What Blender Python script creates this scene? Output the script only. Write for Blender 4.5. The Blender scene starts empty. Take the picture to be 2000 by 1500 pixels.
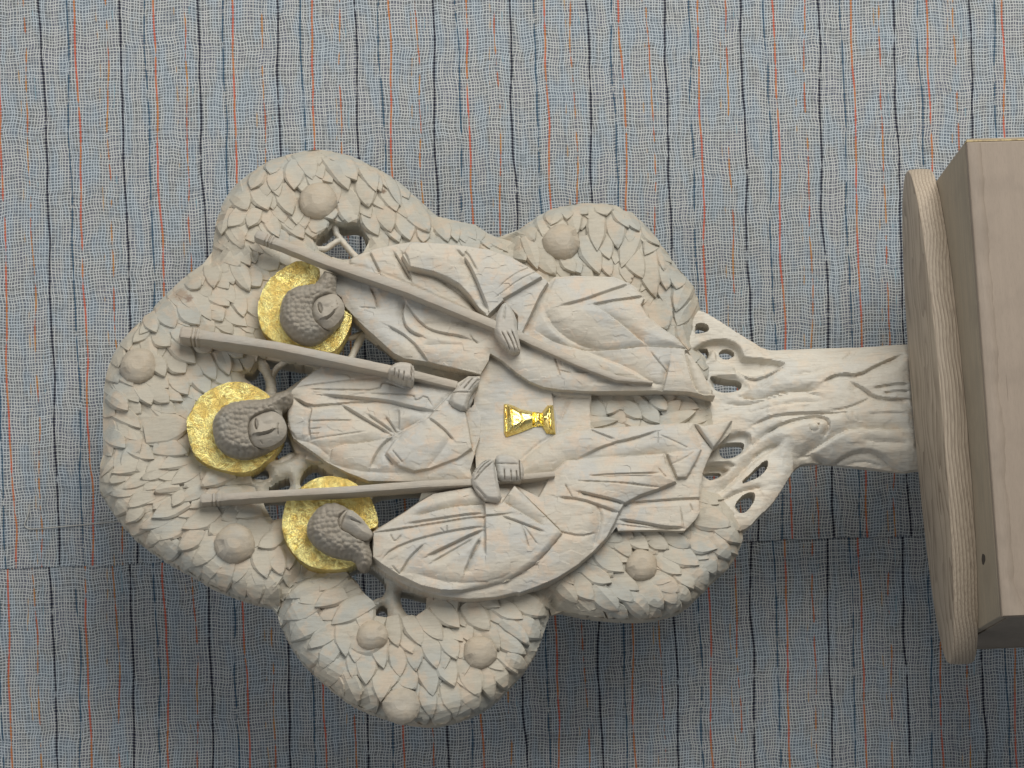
import bpy, math, random
import numpy as np
from mathutils import Matrix, Vector

# ------------------------------------------------------------------ camera, world, lights
S = bpy.context.scene
U = 0.0003                      # metres per working unit (one unit ~ one pixel of the photo at the carving)
F = 6000.0                      # focal length in photo pixels
PITCH = math.radians(3.5)
ROLL = 0.033
PHI = math.radians(16.0)        # the carving and its box stand turned a little to the wall
tp, cp = math.sin(PITCH), math.cos(PITCH)
fwd = np.array([0, cp, -tp])
R0 = np.array([0, -tp, -cp]); U0 = np.array([1.0, 0, 0])
cr, sr = math.cos(ROLL), math.sin(ROLL)
CR = cr*R0 - sr*U0
CU = sr*R0 + cr*U0
CAM = -fwd*F

cam_d = bpy.data.cameras.new('camera'); cam = bpy.data.objects.new('camera', cam_d)
S.collection.objects.link(cam); S.camera = cam
cam_d.sensor_width = 36.0; cam_d.lens = F/2000*36
cam_d.clip_start = 0.05; cam_d.clip_end = 50
M = Matrix.Identity(4)
for i in range(3):
    M[i][0] = CR[i]; M[i][1] = CU[i]; M[i][2] = -fwd[i]; M[i][3] = CAM[i]*U
cam.matrix_world = M

W = bpy.data.worlds.new('World'); S.world = W; W.use_nodes = True
bg = W.node_tree.nodes['Background']
bg.inputs[0].default_value = (0.80, 0.83, 0.88, 1); bg.inputs[1].default_value = 0.165

def area(name, d, dist, size, power, col, aim=(0, 0, 0)):
    ld = bpy.data.lights.new(name, 'AREA'); ld.energy = power; ld.size = size; ld.color = col; ld.shape = 'SQUARE'
    o = bpy.data.objects.new(name, ld); S.collection.objects.link(o)
    d = Vector(d).normalized(); p = Vector(aim) + d*dist
    o.location = p
    o.rotation_euler = (-(Vector(aim)-p).normalized()*-1).to_track_quat('-Z', 'Y').to_euler()
    return o
# a bright window to the right of and in front of the carving, a weaker ceiling bounce
area('window_light', (0.84, -0.74, -0.26), 2.0, 1.35, 45.0, (1.0, 0.975, 0.93))
area('room_light', (-0.10, -0.72, 0.95), 2.3, 1.7, 12.5, (0.98, 0.985, 1.0))
vs = S.view_settings
vs.view_transform = 'Standard'; vs.look = 'None'; vs.exposure = 0.0; vs.gamma = 1.0; vs.use_curve_mapping = False

# ------------------------------------------------------------------ frames and tracing
CP, SP = math.cos(PHI), math.sin(PHI)
NRM = np.array([SP, -CP, 0.0])      # out of the carving's face
BAX = np.array([-CP, -SP, 0.0])     # across it
AAX = np.array([0, 0, -1.0])        # down it

CROPS = {'X': (0, 0, 1), 'A': (180, 500, 3.75), 'B': (180, 850, 3.75), 'C': (400, 280, 3.75), 'D': (520, 1050, 3.3333),
         'E': (950, 380, 3.75), 'F': (1000, 880, 3.75), 'G': (1300, 600, 3.75), 'I': (340, 720, 6.6667),
         'J': (480, 480, 6.25), 'K': (520, 900, 6.5217), 'L': (640, 460, 3.75), 'M': (540, 640, 4.0),
         'N': (700, 860, 3.7037), 'O': (980, 500, 4.0), 'Q': (1000, 760, 4.1667), 'R': (1600, 700, 2.3077),
         'T': (940, 760, 11.111)}

def px(s):
    """'A 10,20 30,40 B 5,6' -> photo coordinates"""
    out = []; c = CROPS['X']
    for t in s.split():
        if t in CROPS: c = CROPS[t]
        else:
            x, y = t.split(','); out.append((c[0]+float(x)/c[2], c[1]+float(y)/c[2]))
    return np.array(out)

def loc(p, h):
    """where the ray through photo point p meets the plane h units in front of the carving's face: (a, b)"""
    p = np.atleast_2d(p).astype(float)
    d = F*fwd[None] + (p[:, :1]-1000)*CR[None] - (p[:, 1:2]-750)*CU[None]
    t = (h - CAM @ NRM)/(d @ NRM)
    X = CAM[None] + t[:, None]*d if np.ndim(t) else CAM + t*d
    return np.stack([X @ AAX, X @ BAX], 1)

def T(s, h): return loc(px(s), h)

def loc_on_a(p, a0):
    """ray through p with the horizontal plane a = a0 -> world point"""
    p = np.array(p, float)
    d = F*fwd + (p[0]-1000)*CR - (p[1]-750)*CU
    t = (a0 - CAM @ AAX)/(d @ AAX)
    return CAM + t*d

def on_wall(p, yw):
    p = np.array(p, float); d = F*fwd + (p[0]-1000)*CR - (p[1]-750)*CU
    t = (yw-CAM[1])/d[1]; return CAM+t*d

# disc top plane: where the trunk's front meets it
A0 = float(loc((1779, 800), 0)[0, 0])
BASE_T = 46.0
base_mid = float(loc((1778, 800), 0)[0, 1])
ROOT = AAX*(A0+BASE_T) + BAX*base_mid + NRM*60     # root Empty: middle of the base board, on the box
def tolocal(a, b, h):
    """(a,b,h) units -> metres in the root's frame (x right, y back, z up)"""
    a = np.asarray(a, float); b = np.asarray(b, float); h = np.asarray(h, float)
    ra, rb, rh = A0+BASE_T, base_mid, 60.0
    return np.stack([-(b-rb)*U, -(h-rh)*U, -(a-ra)*U], -1)

# ------------------------------------------------------------------ objects
col = S.collection
def tag(o, label=None, cat=None, group=None, kind=None):
    if label: o['label'] = label
    if cat: o['category'] = cat
    if group: o['group'] = group
    if kind: o['kind'] = kind
    return o
def empty(name, locv, rz=0.0):
    o = bpy.data.objects.new(name, None); col.objects.link(o); o.location = locv; o.rotation_euler = (0, 0, rz)
    o.empty_display_size = 0.02
    return o
def mesh_obj(name, verts, faces, mat, parent=None, sharp=38, smooth=True):
    me = bpy.data.meshes.new(name)
    if isinstance(faces, np.ndarray) and faces.ndim == 2:
        nf, k = faces.shape
        me.vertices.add(len(verts)); me.vertices.foreach_set('co', np.asarray(verts, np.float32).ravel())
        me.loops.add(nf*k); me.loops.foreach_set('vertex_index', faces.astype(np.int32).ravel())
        me.polygons.add(nf); me.polygons.foreach_set('loop_start', np.arange(0, nf*k, k, dtype=np.int32))
        me.update(calc_edges=True)
    else:
        me.from_pydata([tuple(v) for v in verts], [], [list(map(int, f)) for f in faces])
    me.validate()
    if smooth:
        me.polygons.foreach_set('use_smooth', [True]*len(me.polygons))
        me.set_sharp_from_angle(angle=math.radians(sharp))
    me.materials.append(mat)
    o = bpy.data.objects.new(name, me); col.objects.link(o)
    if parent: o.parent = parent
    return o

# ------------------------------------------------------------------ geometry maths
def seg_dist(A, B, poly, closed=True):
    """min distance of points to a polyline; also nearest point, side sign and arc fraction"""
    P = np.asarray(poly, float); Q = np.roll(P, -1, 0) if closed else P[1:]
    P = P if closed else P[:-1]
    L = np.hypot(*(Q-P).T); cum = np.concatenate([[0], np.cumsum(L)]); tot = max(cum[-1], 1e-6)
    best = np.full(A.shape, 1e9); na = np.zeros(A.shape); nb = np.zeros(A.shape); side = np.zeros(A.shape); fr = np.zeros(A.shape)
    for i in range(len(P)):
        p, q = P[i], Q[i]; d = q-p; l2 = d @ d
        if l2 < 1e-9: continue
        t = np.clip(((A-p[0])*d[0]+(B-p[1])*d[1])/l2, 0, 1)
        x = p[0]+t*d[0]; y = p[1]+t*d[1]
        dd = (A-x)**2+(B-y)**2
        m = dd < best
        best = np.where(m, dd, best); na = np.where(m, x, na); nb = np.where(m, y, nb)
        side = np.where(m, np.sign(d[0]*(B-p[1])-d[1]*(A-p[0])), side)
        fr = np.where(m, (cum[i]+t*L[i])/tot, fr)
    return np.sqrt(best), na, nb, side, fr
def inside(A, B, poly):
    P = np.asarray(poly, float); Q = np.roll(P, -1, 0); r = np.zeros(A.shape, bool)
    for p, q in zip(P, Q):
        c = (p[1] > B) != (q[1] > B)
        if p[1] == q[1]: continue
        r ^= c & (A < (q[0]-p[0])*(B-p[1])/(q[1]-p[1])+p[0])
    return r
def sdist(A, B, poly):
    d, na, nb, _, _ = seg_dist(A, B, poly)
    return np.where(inside(A, B, poly), d, -d), na, nb
def smooth_poly(P, n=2):
    """Chaikin corner cutting"""
    P = np.asarray(P, float)
    for _ in range(n):
        Q = np.roll(P, -1, 0)
        P = np.stack([P*.75+Q*.25, P*.25+Q*.75], 1).reshape(-1, 2)
    return P
def smooth_line(P, n=2):
    P = np.asarray(P, float)
    if len(P) < 3: return P
    for _ in range(n):
        m = np.stack([P[:-1]*.75+P[1:]*.25, P[:-1]*.25+P[1:]*.75], 1).reshape(-1, 2)
        P = np.concatenate([P[:1], m[1:-1], P[-1:]])
    return P
def sstep(e0, e1, x):
    t = np.clip((x-e0)/(e1-e0), 0, 1); return t*t*(3-2*t)
_rs = np.random.RandomState(7)
_lat = _rs.rand(256, 256)
def vnoise(A, B, s, seed=0):
    x = A/s+seed*17.3; y = B/s+seed*31.7
    i = np.floor(x).astype(int); j = np.floor(y).astype(int); fx = x-i; fy = y-j
    fx = fx*fx*(3-2*fx); fy = fy*fy*(3-2*fy)
    g = lambda a, b: _lat[a % 256, b % 256]
    return (g(i, j)*(1-fx)+g(i+1, j)*fx)*(1-fy)+(g(i, j+1)*(1-fx)+g(i+1, j+1)*fx)*fy-.5
def worley(A, B, s, seed=0):
    """distance to nearest jittered cell point and that cell's random value"""
    x = A/s; y = B/s; i = np.floor(x).astype(int); j = np.floor(y).astype(int)
    best = np.full(A.shape, 9.0); val = np.zeros(A.shape); vx = np.zeros(A.shape); vy = np.zeros(A.shape)
    for di in (-1, 0, 1):
        for dj in (-1, 0, 1):
            a = i+di; b = j+dj
            u = _lat[(a+seed*13) % 256, b % 256]; v = _lat[a % 256, (b+91+seed*7) % 256]
            ex = x-(a+.15+.7*u); ey = y-(b+.15+.7*v)
            d = np.hypot(ex, ey)
            m = d < best
            best = np.where(m, d, best); val = np.where(m, u*.5+v*.5, val); vx = np.where(m, ex, vx); vy = np.where(m, ey, vy)
    return best, val, vx, vy
def facets(A, B, s, amp, seed=0):
    """knife cuts: each cell a small plane tilted its own way"""
    d, v, ex, ey = worley(A, B*1.3, s, seed)
    ang = v*40.0
    return amp*(np.cos(ang)*ex+np.sin(ang)*ey)

def patch(name, outer, hfun, mat, parent, holes=(), step=2.0, back=-20.0, sharp=38, closed_back=False, taper=0.0):
    """relief mesh over a polygon in the carving's plane with walls down to `back`"""
    outer = np.asarray(outer, float)
    mn = outer.min(0)-step; mx = outer.max(0)+step
    ga = np.arange(mn[0], mx[0]+step, step); gb = np.arange(mn[1], mx[1]+step, step)
    A, B = np.meshgrid(ga, gb, indexing='ij')
    sd, na, nb = sdist(A, B, outer)
    for hl in holes:
        s2, a2, b2 = sdist(A, B, hl); s2 = -s2
        m = s2 < sd
        sd = np.where(m, s2, sd); na = np.where(m, a2, na); nb = np.where(m, b2, nb)
    keep = sd > -0.72*step
    snap = keep & (sd < 0.3*step)
    A = np.where(snap, na, A); B = np.where(snap, nb, B)
    cell = keep[:-1, :-1] & keep[1:, :-1] & keep[:-1, 1:] & keep[1:, 1:]
    used = np.zeros(keep.shape, bool)
    used[:-1, :-1] |= cell; used[1:, :-1] |= cell; used[:-1, 1:] |= cell; used[1:, 1:] |= cell
    idx = -np.ones(keep.shape, int); idx[used] = np.arange(used.sum())
    a = A[used]; b = B[used]
    h = hfun(a, b, np.maximum(sd[used], 0))
    i, j = np.nonzero(cell)
    faces = np.stack([idx[i, j], idx[i, j+1], idx[i+1, j+1], idx[i+1, j]], 1)
    n = len(a)
    # boundary edges
    E = []
    def side(c1, v1, v2):
        k = np.nonzero(c1); E.append(np.stack([v1[k], v2[k]], 1))
    pad = np.pad(cell, 1)
    c = pad[1:-1, 1:-1]
    side(c & ~pad[:-2, 1:-1], idx[:-1, :-1], idx[:-1, 1:])
    side(c & ~pad[2:, 1:-1], idx[1:, 1:], idx[1:, :-1])
    side(c & ~pad[1:-1, :-2], idx[1:, :-1], idx[:-1, :-1])
    side(c & ~pad[1:-1, 2:], idx[:-1, 1:], idx[1:, 1:])
    E = np.concatenate(E)
    bv = np.unique(E); mp = -np.ones(n, int); mp[bv] = np.arange(len(bv))
    # wall rings
    av, bbv, hv = a[bv], b[bv], h[bv]
    rings = [(0.45, 0), (1.0, 0)]
    VA, VB, VH = [a], [b], [h]; prev = bv; off = n; fl = [faces]
    for k, (f, _) in enumerate(rings):
        nz = vnoise(av, bbv, 9, 3)*1.6*(1 if k == 0 else 0.4)
        VA.append(av+nz); VB.append(bbv+nz*.7); VH.append(hv*(1-f)+back*f)
        cur = np.arange(off, off+len(bv))
        e0 = mp[E[:, 0]]; e1 = mp[E[:, 1]]
        fl.append(np.stack([prev[e0], cur[e0], cur[e1], prev[e1]], 1)[:, ::-1])
        prev = cur; off += len(bv)
    if closed_back:
        bi = np.zeros(n, int); inner = np.ones(n, bool); inner[bv] = False
        bi[bv] = prev; ii = np.nonzero(inner)[0]; bi[ii] = np.arange(off, off+len(ii))
        VA.append(a[ii]); VB.append(b[ii]); VH.append(np.full(len(ii), back)); off += len(ii)
        fl.append(bi[faces][:, ::-1])
    V = tolocal(np.concatenate(VA), np.concatenate(VB), np.concatenate(VH))
    return mesh_obj(name, V, np.concatenate(fl), mat, parent, sharp)

class Relief:
    """a height function built from plates, folds and bumps, carved in order"""
    def __init__(s, H, edge_w=25, drop=8, facet=1.0, fs=17, seed=0, pw=2.0):
        s.H, s.ew, s.drop, s.ops, s.facet, s.fs, s.seed, s.pw = H, edge_w, drop, [], facet, fs, seed, pw
    def plate(s, st, H, ew=20, drop=5, soft=1.6, sm=1, dome=0):
        p = T(st, H); s.ops.append(('p', smooth_poly(p, sm) if sm else p, H, ew, drop, soft, dome)); return s
    def fold(s, st, d, wl=6, wr=6, taper=True, sm=1, H=None):
        s.ops.append(('f', smooth_line(T(st, s.H if H is None else H), sm), d, wl, wr, taper)); return s
    def folds(s, txt, H=None):
        for ln in txt.strip().split('\n'):
            a = ln.split('|'); q = a[1].split()
            s.fold(a[0], float(q[0]), float(q[1]), float(q[2]), len(q) < 4, H=H)
        return s
    def bump(s, st, ra, rb, hh, ang=0):
        s.ops.append(('b', T(st, s.H)[0], ra, rb, hh, ang)); return s
    def curls(s, size, amp, excl=None):
        s.ops.append(('c', size, amp, excl)); return s
    def __call__(s, a, b, sd):
        h = np.full(a.shape, float(s.H)) - s.drop*(1-np.clip(sd/s.ew, 0, 1))**s.pw
        for o in s.ops:
            if o[0] == 'p':
                _, poly, H, ew, drop, soft, dome = o
                lo = poly.min(0)-4; hi = poly.max(0)+4
                m = (a > lo[0]) & (a < hi[0]) & (b > lo[1]) & (b < hi[1])
                if not m.any(): continue
                d, _, _ = sdist(a[m], b[m], poly)
                w = sstep(-soft, soft, d)
                dd = np.clip(d/ew, 0, 1)
                hp = H-drop*(1-dd)**2 + dome*np.sqrt(np.maximum(0, 1-(1-dd)**2))
                h[m] = h[m]*(1-w)+hp*w
            elif o[0] == 'f':
                _, pl, dp, wl, wr, tapr = o
                wl, wr = [max(q*(.46 if q <= 9 else .85), 1.8) for q in (wl, wr)]; wm = max(wl, wr)
                lo = pl.min(0)-wm; hi = pl.max(0)+wm
                m = (a > lo[0]) & (a < hi[0]) & (b > lo[1]) & (b < hi[1])
                if not m.any(): continue
                d, _, _, sg, fr = seg_dist(a[m], b[m], pl, False)
                ww = np.where(sg > 0, wr, wl)
                k = np.clip(1-d/ww, 0, 1); k = k*(.3+.7*k)
                if tapr: k = k*np.clip(np.minimum(fr, 1-fr)*7+.25, 0, 1)
                h[m] -= dp*(.62 if max(o[3], o[4]) <= 9 else .95)*k
            elif o[0] == 'b':
                _, c, ra, rb, hh, ang = o
                x = a-c[0]; y = b-c[1]; ca, sa = math.cos(ang), math.sin(ang)
                r = np.hypot((x*ca+y*sa)/ra, (-x*sa+y*ca)/rb)
                h += hh*np.clip(1-r*r, 0, 1)**1.3
            elif o[0] == 'c':
                _, size, amp, excl = o
                d, v, _, _ = worley(a, b, size, 5)
                k = np.ones(a.shape)
                if excl is not None:
                    e, _, _ = sdist(a, b, excl); k = sstep(1, -3, e)
                h += amp*(np.clip(1-d*1.25, 0, 1)**.7-.5)*k*(.6+.8*v)
        h += facets(a, b, s.fs, s.facet, s.seed) + vnoise(a, b, 60, s.seed)*2.5*min(1, s.facet)
        return h

# ------------------------------------------------------------------ materials
def new_mat(name):
    m = bpy.data.materials.new(name); m.use_nodes = True
    nt = m.node_tree; b = nt.nodes['Principled BSDF']
    return m, nt, b
class NT:
    def __init__(s, nt): s.nt = nt; s.n = nt.nodes; s.l = nt.links
    def math(s, op, a, b=None, c=None, clamp=False):
        n = s.n.new('ShaderNodeMath'); n.operation = op; n.use_clamp = clamp
        for i, v in enumerate((a, b, c)):
            if v is None: continue
            if isinstance(v, (int, float)): n.inputs[i].default_value = v
            else: s.l.new(v, n.inputs[i])
        return n.outputs[0]
    def mix(s, f, a, b, blend='MIX'):
        n = s.n.new('ShaderNodeMix'); n.data_type = 'RGBA'; n.blend_type = blend; n.clamp_factor = True
        for i, v in ((0, f), (6, a), (7, b)):
            if isinstance(v, (int, float)): n.inputs[i].default_value = v
            elif isinstance(v, tuple): n.inputs[i].default_value = (*v, 1)
            else: s.l.new(v, n.inputs[i])
        return n.outputs[2]
    def coord(s, scale=(1, 1, 1), rot=(0, 0, 0), off=(0, 0, 0)):
        t = s.n.new('ShaderNodeTexCoord'); m = s.n.new('ShaderNodeMapping')
        m.inputs['Scale'].default_value = scale; m.inputs['Rotation'].default_value = rot; m.inputs['Location'].default_value = off
        s.l.new(t.outputs['Object'], m.inputs[0]); return m.outputs[0]
    def noise(s, v, scale, detail=2, rough=.5, dist=0):
        n = s.n.new('ShaderNodeTexNoise'); n.inputs['Scale'].default_value = scale; n.inputs['Detail'].default_value = detail
        n.inputs['Roughness'].default_value = rough; n.inputs['Distortion'].default_value = dist
        s.l.new(v, n.inputs['Vector']); return n.outputs[0]
    def ss(s, x, e0, e1, o0=0.0, o1=1.0):
        n = s.n.new('ShaderNodeMapRange'); n.interpolation_type = 'SMOOTHSTEP'
        n.inputs['From Min'].default_value = e0; n.inputs['From Max'].default_value = e1
        n.inputs['To Min'].default_value = o0; n.inputs['To Max'].default_value = o1
        s.l.new(x, n.inputs[0]); return n.outputs[0]
    def bump(s, h, strength, dist):
        n = s.n.new('ShaderNodeBump'); n.inputs['Strength'].default_value = strength; n.inputs['Distance'].default_value = dist
        s.l.new(h, n.inputs['Height']); return n.outputs[0]
    def xyz(s, v):
        n = s.n.new('ShaderNodeSeparateXYZ'); s.l.new(v, n.inputs[0]); return n.outputs
    def comb(s, x, y, z):
        n = s.n.new('ShaderNodeCombineXYZ')
        for i, v in enumerate((x, y, z)):
            if isinstance(v, (int, float)): n.inputs[i].default_value = v
            else: s.l.new(v, n.inputs[i])
        return n.outputs[0]

K = 1/U
def carved_wood(name, base, warm, cool, tint=1.0, grain=.5, rough=.62, knots=()):
    m, nt, b = new_mat(name); N = NT(nt)
    co = N.coord((K, K, K))
    big = N.noise(co, 1/95, 3, .55); mid = N.noise(co, 1/33, 3, .6)
    c = N.mix(N.ss(big, .42, .62), base, cool)
    c = N.mix(N.math('MULTIPLY', N.ss(mid, .47, .66), .75*tint), c, warm)
    # long fibres run up the tree
    fz = N.noise(N.coord((K, K, K*.06)), 1/3.2, 3, .6)
    c = N.mix(N.math('MULTIPLY', N.ss(fz, .48, .70), .48*grain), c, tuple(x*.62 for x in warm))
    fine = N.noise(co, 1/5.0, 4, .7)
    c = N.mix(N.math('MULTIPLY', N.ss(fine, .35, .7), .25), c, tuple(x*.78 for x in base))
    for (kx, ky, kr, kc) in knots:
        ab = loc((kx, ky), 5)[0]; P = tolocal(ab[0], ab[1], 5.0)*K
        vm = nt.nodes.new('ShaderNodeVectorMath'); vm.operation = 'DISTANCE'; nt.links.new(N.coord((K, 0, K)), vm.inputs[0]); vm.inputs[1].default_value = (P[0], 0, P[2])
        dd = N.math('ADD', vm.outputs['Value'], N.math('MULTIPLY', N.math('SUBTRACT', fine, .5), kr*2.2))
        c = N.mix(N.ss(dd, kr*.35, kr*1.3, .85, 0.0), c, kc)
    nt.links.new(c, b.inputs['Base Color'])
    b.inputs['Roughness'].default_value = rough; b.inputs['Specular IOR Level'].default_value = .35
    knife = N.noise(N.coord((K, K, K*.35)), 1/14, 2, .5)
    hh = N.math('ADD', N.math('MULTIPLY', knife, 3.0), N.math('ADD', N.math('MULTIPLY', fine, .45), N.math('MULTIPLY', fz, .35)))
    nt.links.new(N.bump(hh, .8, U*1.0), b.inputs['Normal'])
    return m
wood = carved_wood('pale_limewashed_wood', (.545, .50, .415), (.60, .485, .37), (.485, .478, .44))
leafw = carved_wood('limewashed_leaf_wood', (.47, .43, .345), (.52, .425, .32), (.405, .405, .36), knots=((368, 582, 9, (.20, .13, .09)), (352, 572, 16, (.33, .25, .18)), (750, 373, 5.5, (.13, .075, .04)), (1234, 545, 3, (.1, .07, .05))))  # base kept darker to put the crown's dimmer light into the colour
trunkw = carved_wood('limewashed_trunk_wood', (.60, .56, .475), (.635, .545, .43), (.56, .545, .49), 1.0, 1.0)
applew = carved_wood('bare_wood_apple', (.46, .40, .31), (.49, .40, .29), (.42, .385, .32), .8)
staffw = carved_wood('stained_staff_wood', (.45, .40, .325), (.47, .395, .315), (.425, .395, .34), .7)
hairw = carved_wood('stained_hair_wood', (.305, .272, .22), (.32, .275, .22), (.29, .272, .23), .5)
facew = carved_wood('stained_face_wood', (.40, .36, .295), (.415, .36, .29), (.385, .36, .31), .4)
handw = carved_wood('hand_wood', (.49, .45, .385), (.51, .445, .37), (.46, .45, .405), .6)

def gold_mat(name, rough, amp):
    m, nt, b = new_mat(name); N = NT(nt); co = N.coord((K, K, K))
    n1 = N.noise(co, 1/5.5, 5, .75); n2 = N.noise(co, 1/30, 3, .5); n3 = N.noise(co, 1/1.8, 2, .6)
    c = N.mix(N.ss(n1, .38, .52), (.66, .47, .12), (1.0, .89, .38))
    c = N.mix(N.math('MULTIPLY', N.ss(n2, .46, .6), .75), c, (.80, .58, .17))  # painted browner patches, imitating uneven reflection off tilted facets
    c = N.mix(N.math('MULTIPLY', N.ss(n3, .62, .72), .55), c, (.16, .13, .04))
    nt.links.new(c, b.inputs['Base Color'])
    b.inputs['Metallic'].default_value = .92; b.inputs['Roughness'].default_value = rough
    vo = nt.nodes.new('ShaderNodeTexVoronoi'); vo.feature = 'SMOOTH_F1'; vo.inputs['Scale'].default_value = 1/11; nt.links.new(co, vo.inputs['Vector'])
    hh = N.math('ADD', N.math('MULTIPLY', n1, 2.2), N.math('ADD', N.math('MULTIPLY', n3, .6), N.math('MULTIPLY', vo.outputs['Distance'], 2.4)))
    nt.links.new(N.bump(hh, amp, U*1.9), b.inputs['Normal'])
    return m
gold = gold_mat('gold_leaf', .24, .8)
gold2 = gold_mat('polished_gold_leaf', .2, .22)

def board_mat(name, dark, light, axis, period, wob, rough=.55):
    m, nt, b = new_mat(name); N = NT(nt); co = N.coord((K, K, K)); s = N.xyz(co)
    w = N.noise(N.coord((K*.24, K*.8, K*.1)), 1/wob, 2, .5)
    ring = N.math('ADD', N.math('ADD', N.math('MULTIPLY', s[1], .3), N.math('MULTIPLY', s[2], 2.0)), N.math('MULTIPLY', w, wob*1.1))
    t = N.math('FRACT', N.math('DIVIDE', ring, period))
    saw = N.math('POWER', t, 2.2)
    fib = N.noise(N.coord((K*.05, K, K)), 1/2.2, 3, .6)
    c = N.mix(N.math('MULTIPLY', saw, .85), light, dark)
    c = N.mix(N.math('MULTIPLY', N.ss(fib, .42, .7), .4), c, tuple(x*.6 for x in dark))
    big = N.noise(co, 1/160, 2, .5)
    c = N.mix(N.math('MULTIPLY', N.ss(big, .45, .65), .3), c, tuple(x*.85 for x in light))
    nt.links.new(c, b.inputs['Base Color']); b.inputs['Roughness'].default_value = rough
    nt.links.new(N.bump(N.math('ADD', N.math('MULTIPLY', saw, .8), fib), .6, U*1.0), b.inputs['Normal'])
    return m
boardm = board_mat('brushed_pine', (.20, .15, .105), (.47, .39, .295), 0, 13, 60)

def ply_mat(name, c0, c1, scratches=True):
    m, nt, b = new_mat(name); N = NT(nt); co = N.coord((K, K, K))
    g = N.noise(N.coord((K*.08, K, K)), 1/14, 4, .6); big = N.noise(co, 1/120, 3, .55); fine = N.noise(N.coord((K*.15, K, K)), 1/2.5, 3, .7)
    c = N.mix(N.ss(g, .38, .66), c0, c1)
    c = N.mix(N.math('MULTIPLY', N.ss(big, .48, .66), .45), c, tuple(x*.8 for x in c0))
    c = N.mix(N.math('MULTIPLY', N.ss(fine, .45, .7), .2), c, tuple(x*.55 for x in c1))
    if scratches:
        sc = N.noise(N.coord((K*.03, K, K*.9)), 1/5.0, 1, .4)
        c = N.mix(N.math('MULTIPLY', N.ss(sc, .735, .76), .6), c, (.12, .085, .055))
    nt.links.new(c, b.inputs['Base Color']); b.inputs['Roughness'].default_value = .6
    nt.links.new(N.bump(N.math('ADD', g, N.math('MULTIPLY', fine, .5)), .35, U*1.0), b.inputs['Normal'])
    return m
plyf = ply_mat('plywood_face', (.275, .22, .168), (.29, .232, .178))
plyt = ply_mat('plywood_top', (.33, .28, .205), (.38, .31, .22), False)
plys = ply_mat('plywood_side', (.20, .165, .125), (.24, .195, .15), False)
plye = ply_mat('plywood_edge_layers', (.55, .43, .22), (.30, .22, .12), False)
fillm = ply_mat('grey_edge_filler', (.27, .218, .168), (.295, .238, .185))

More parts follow.
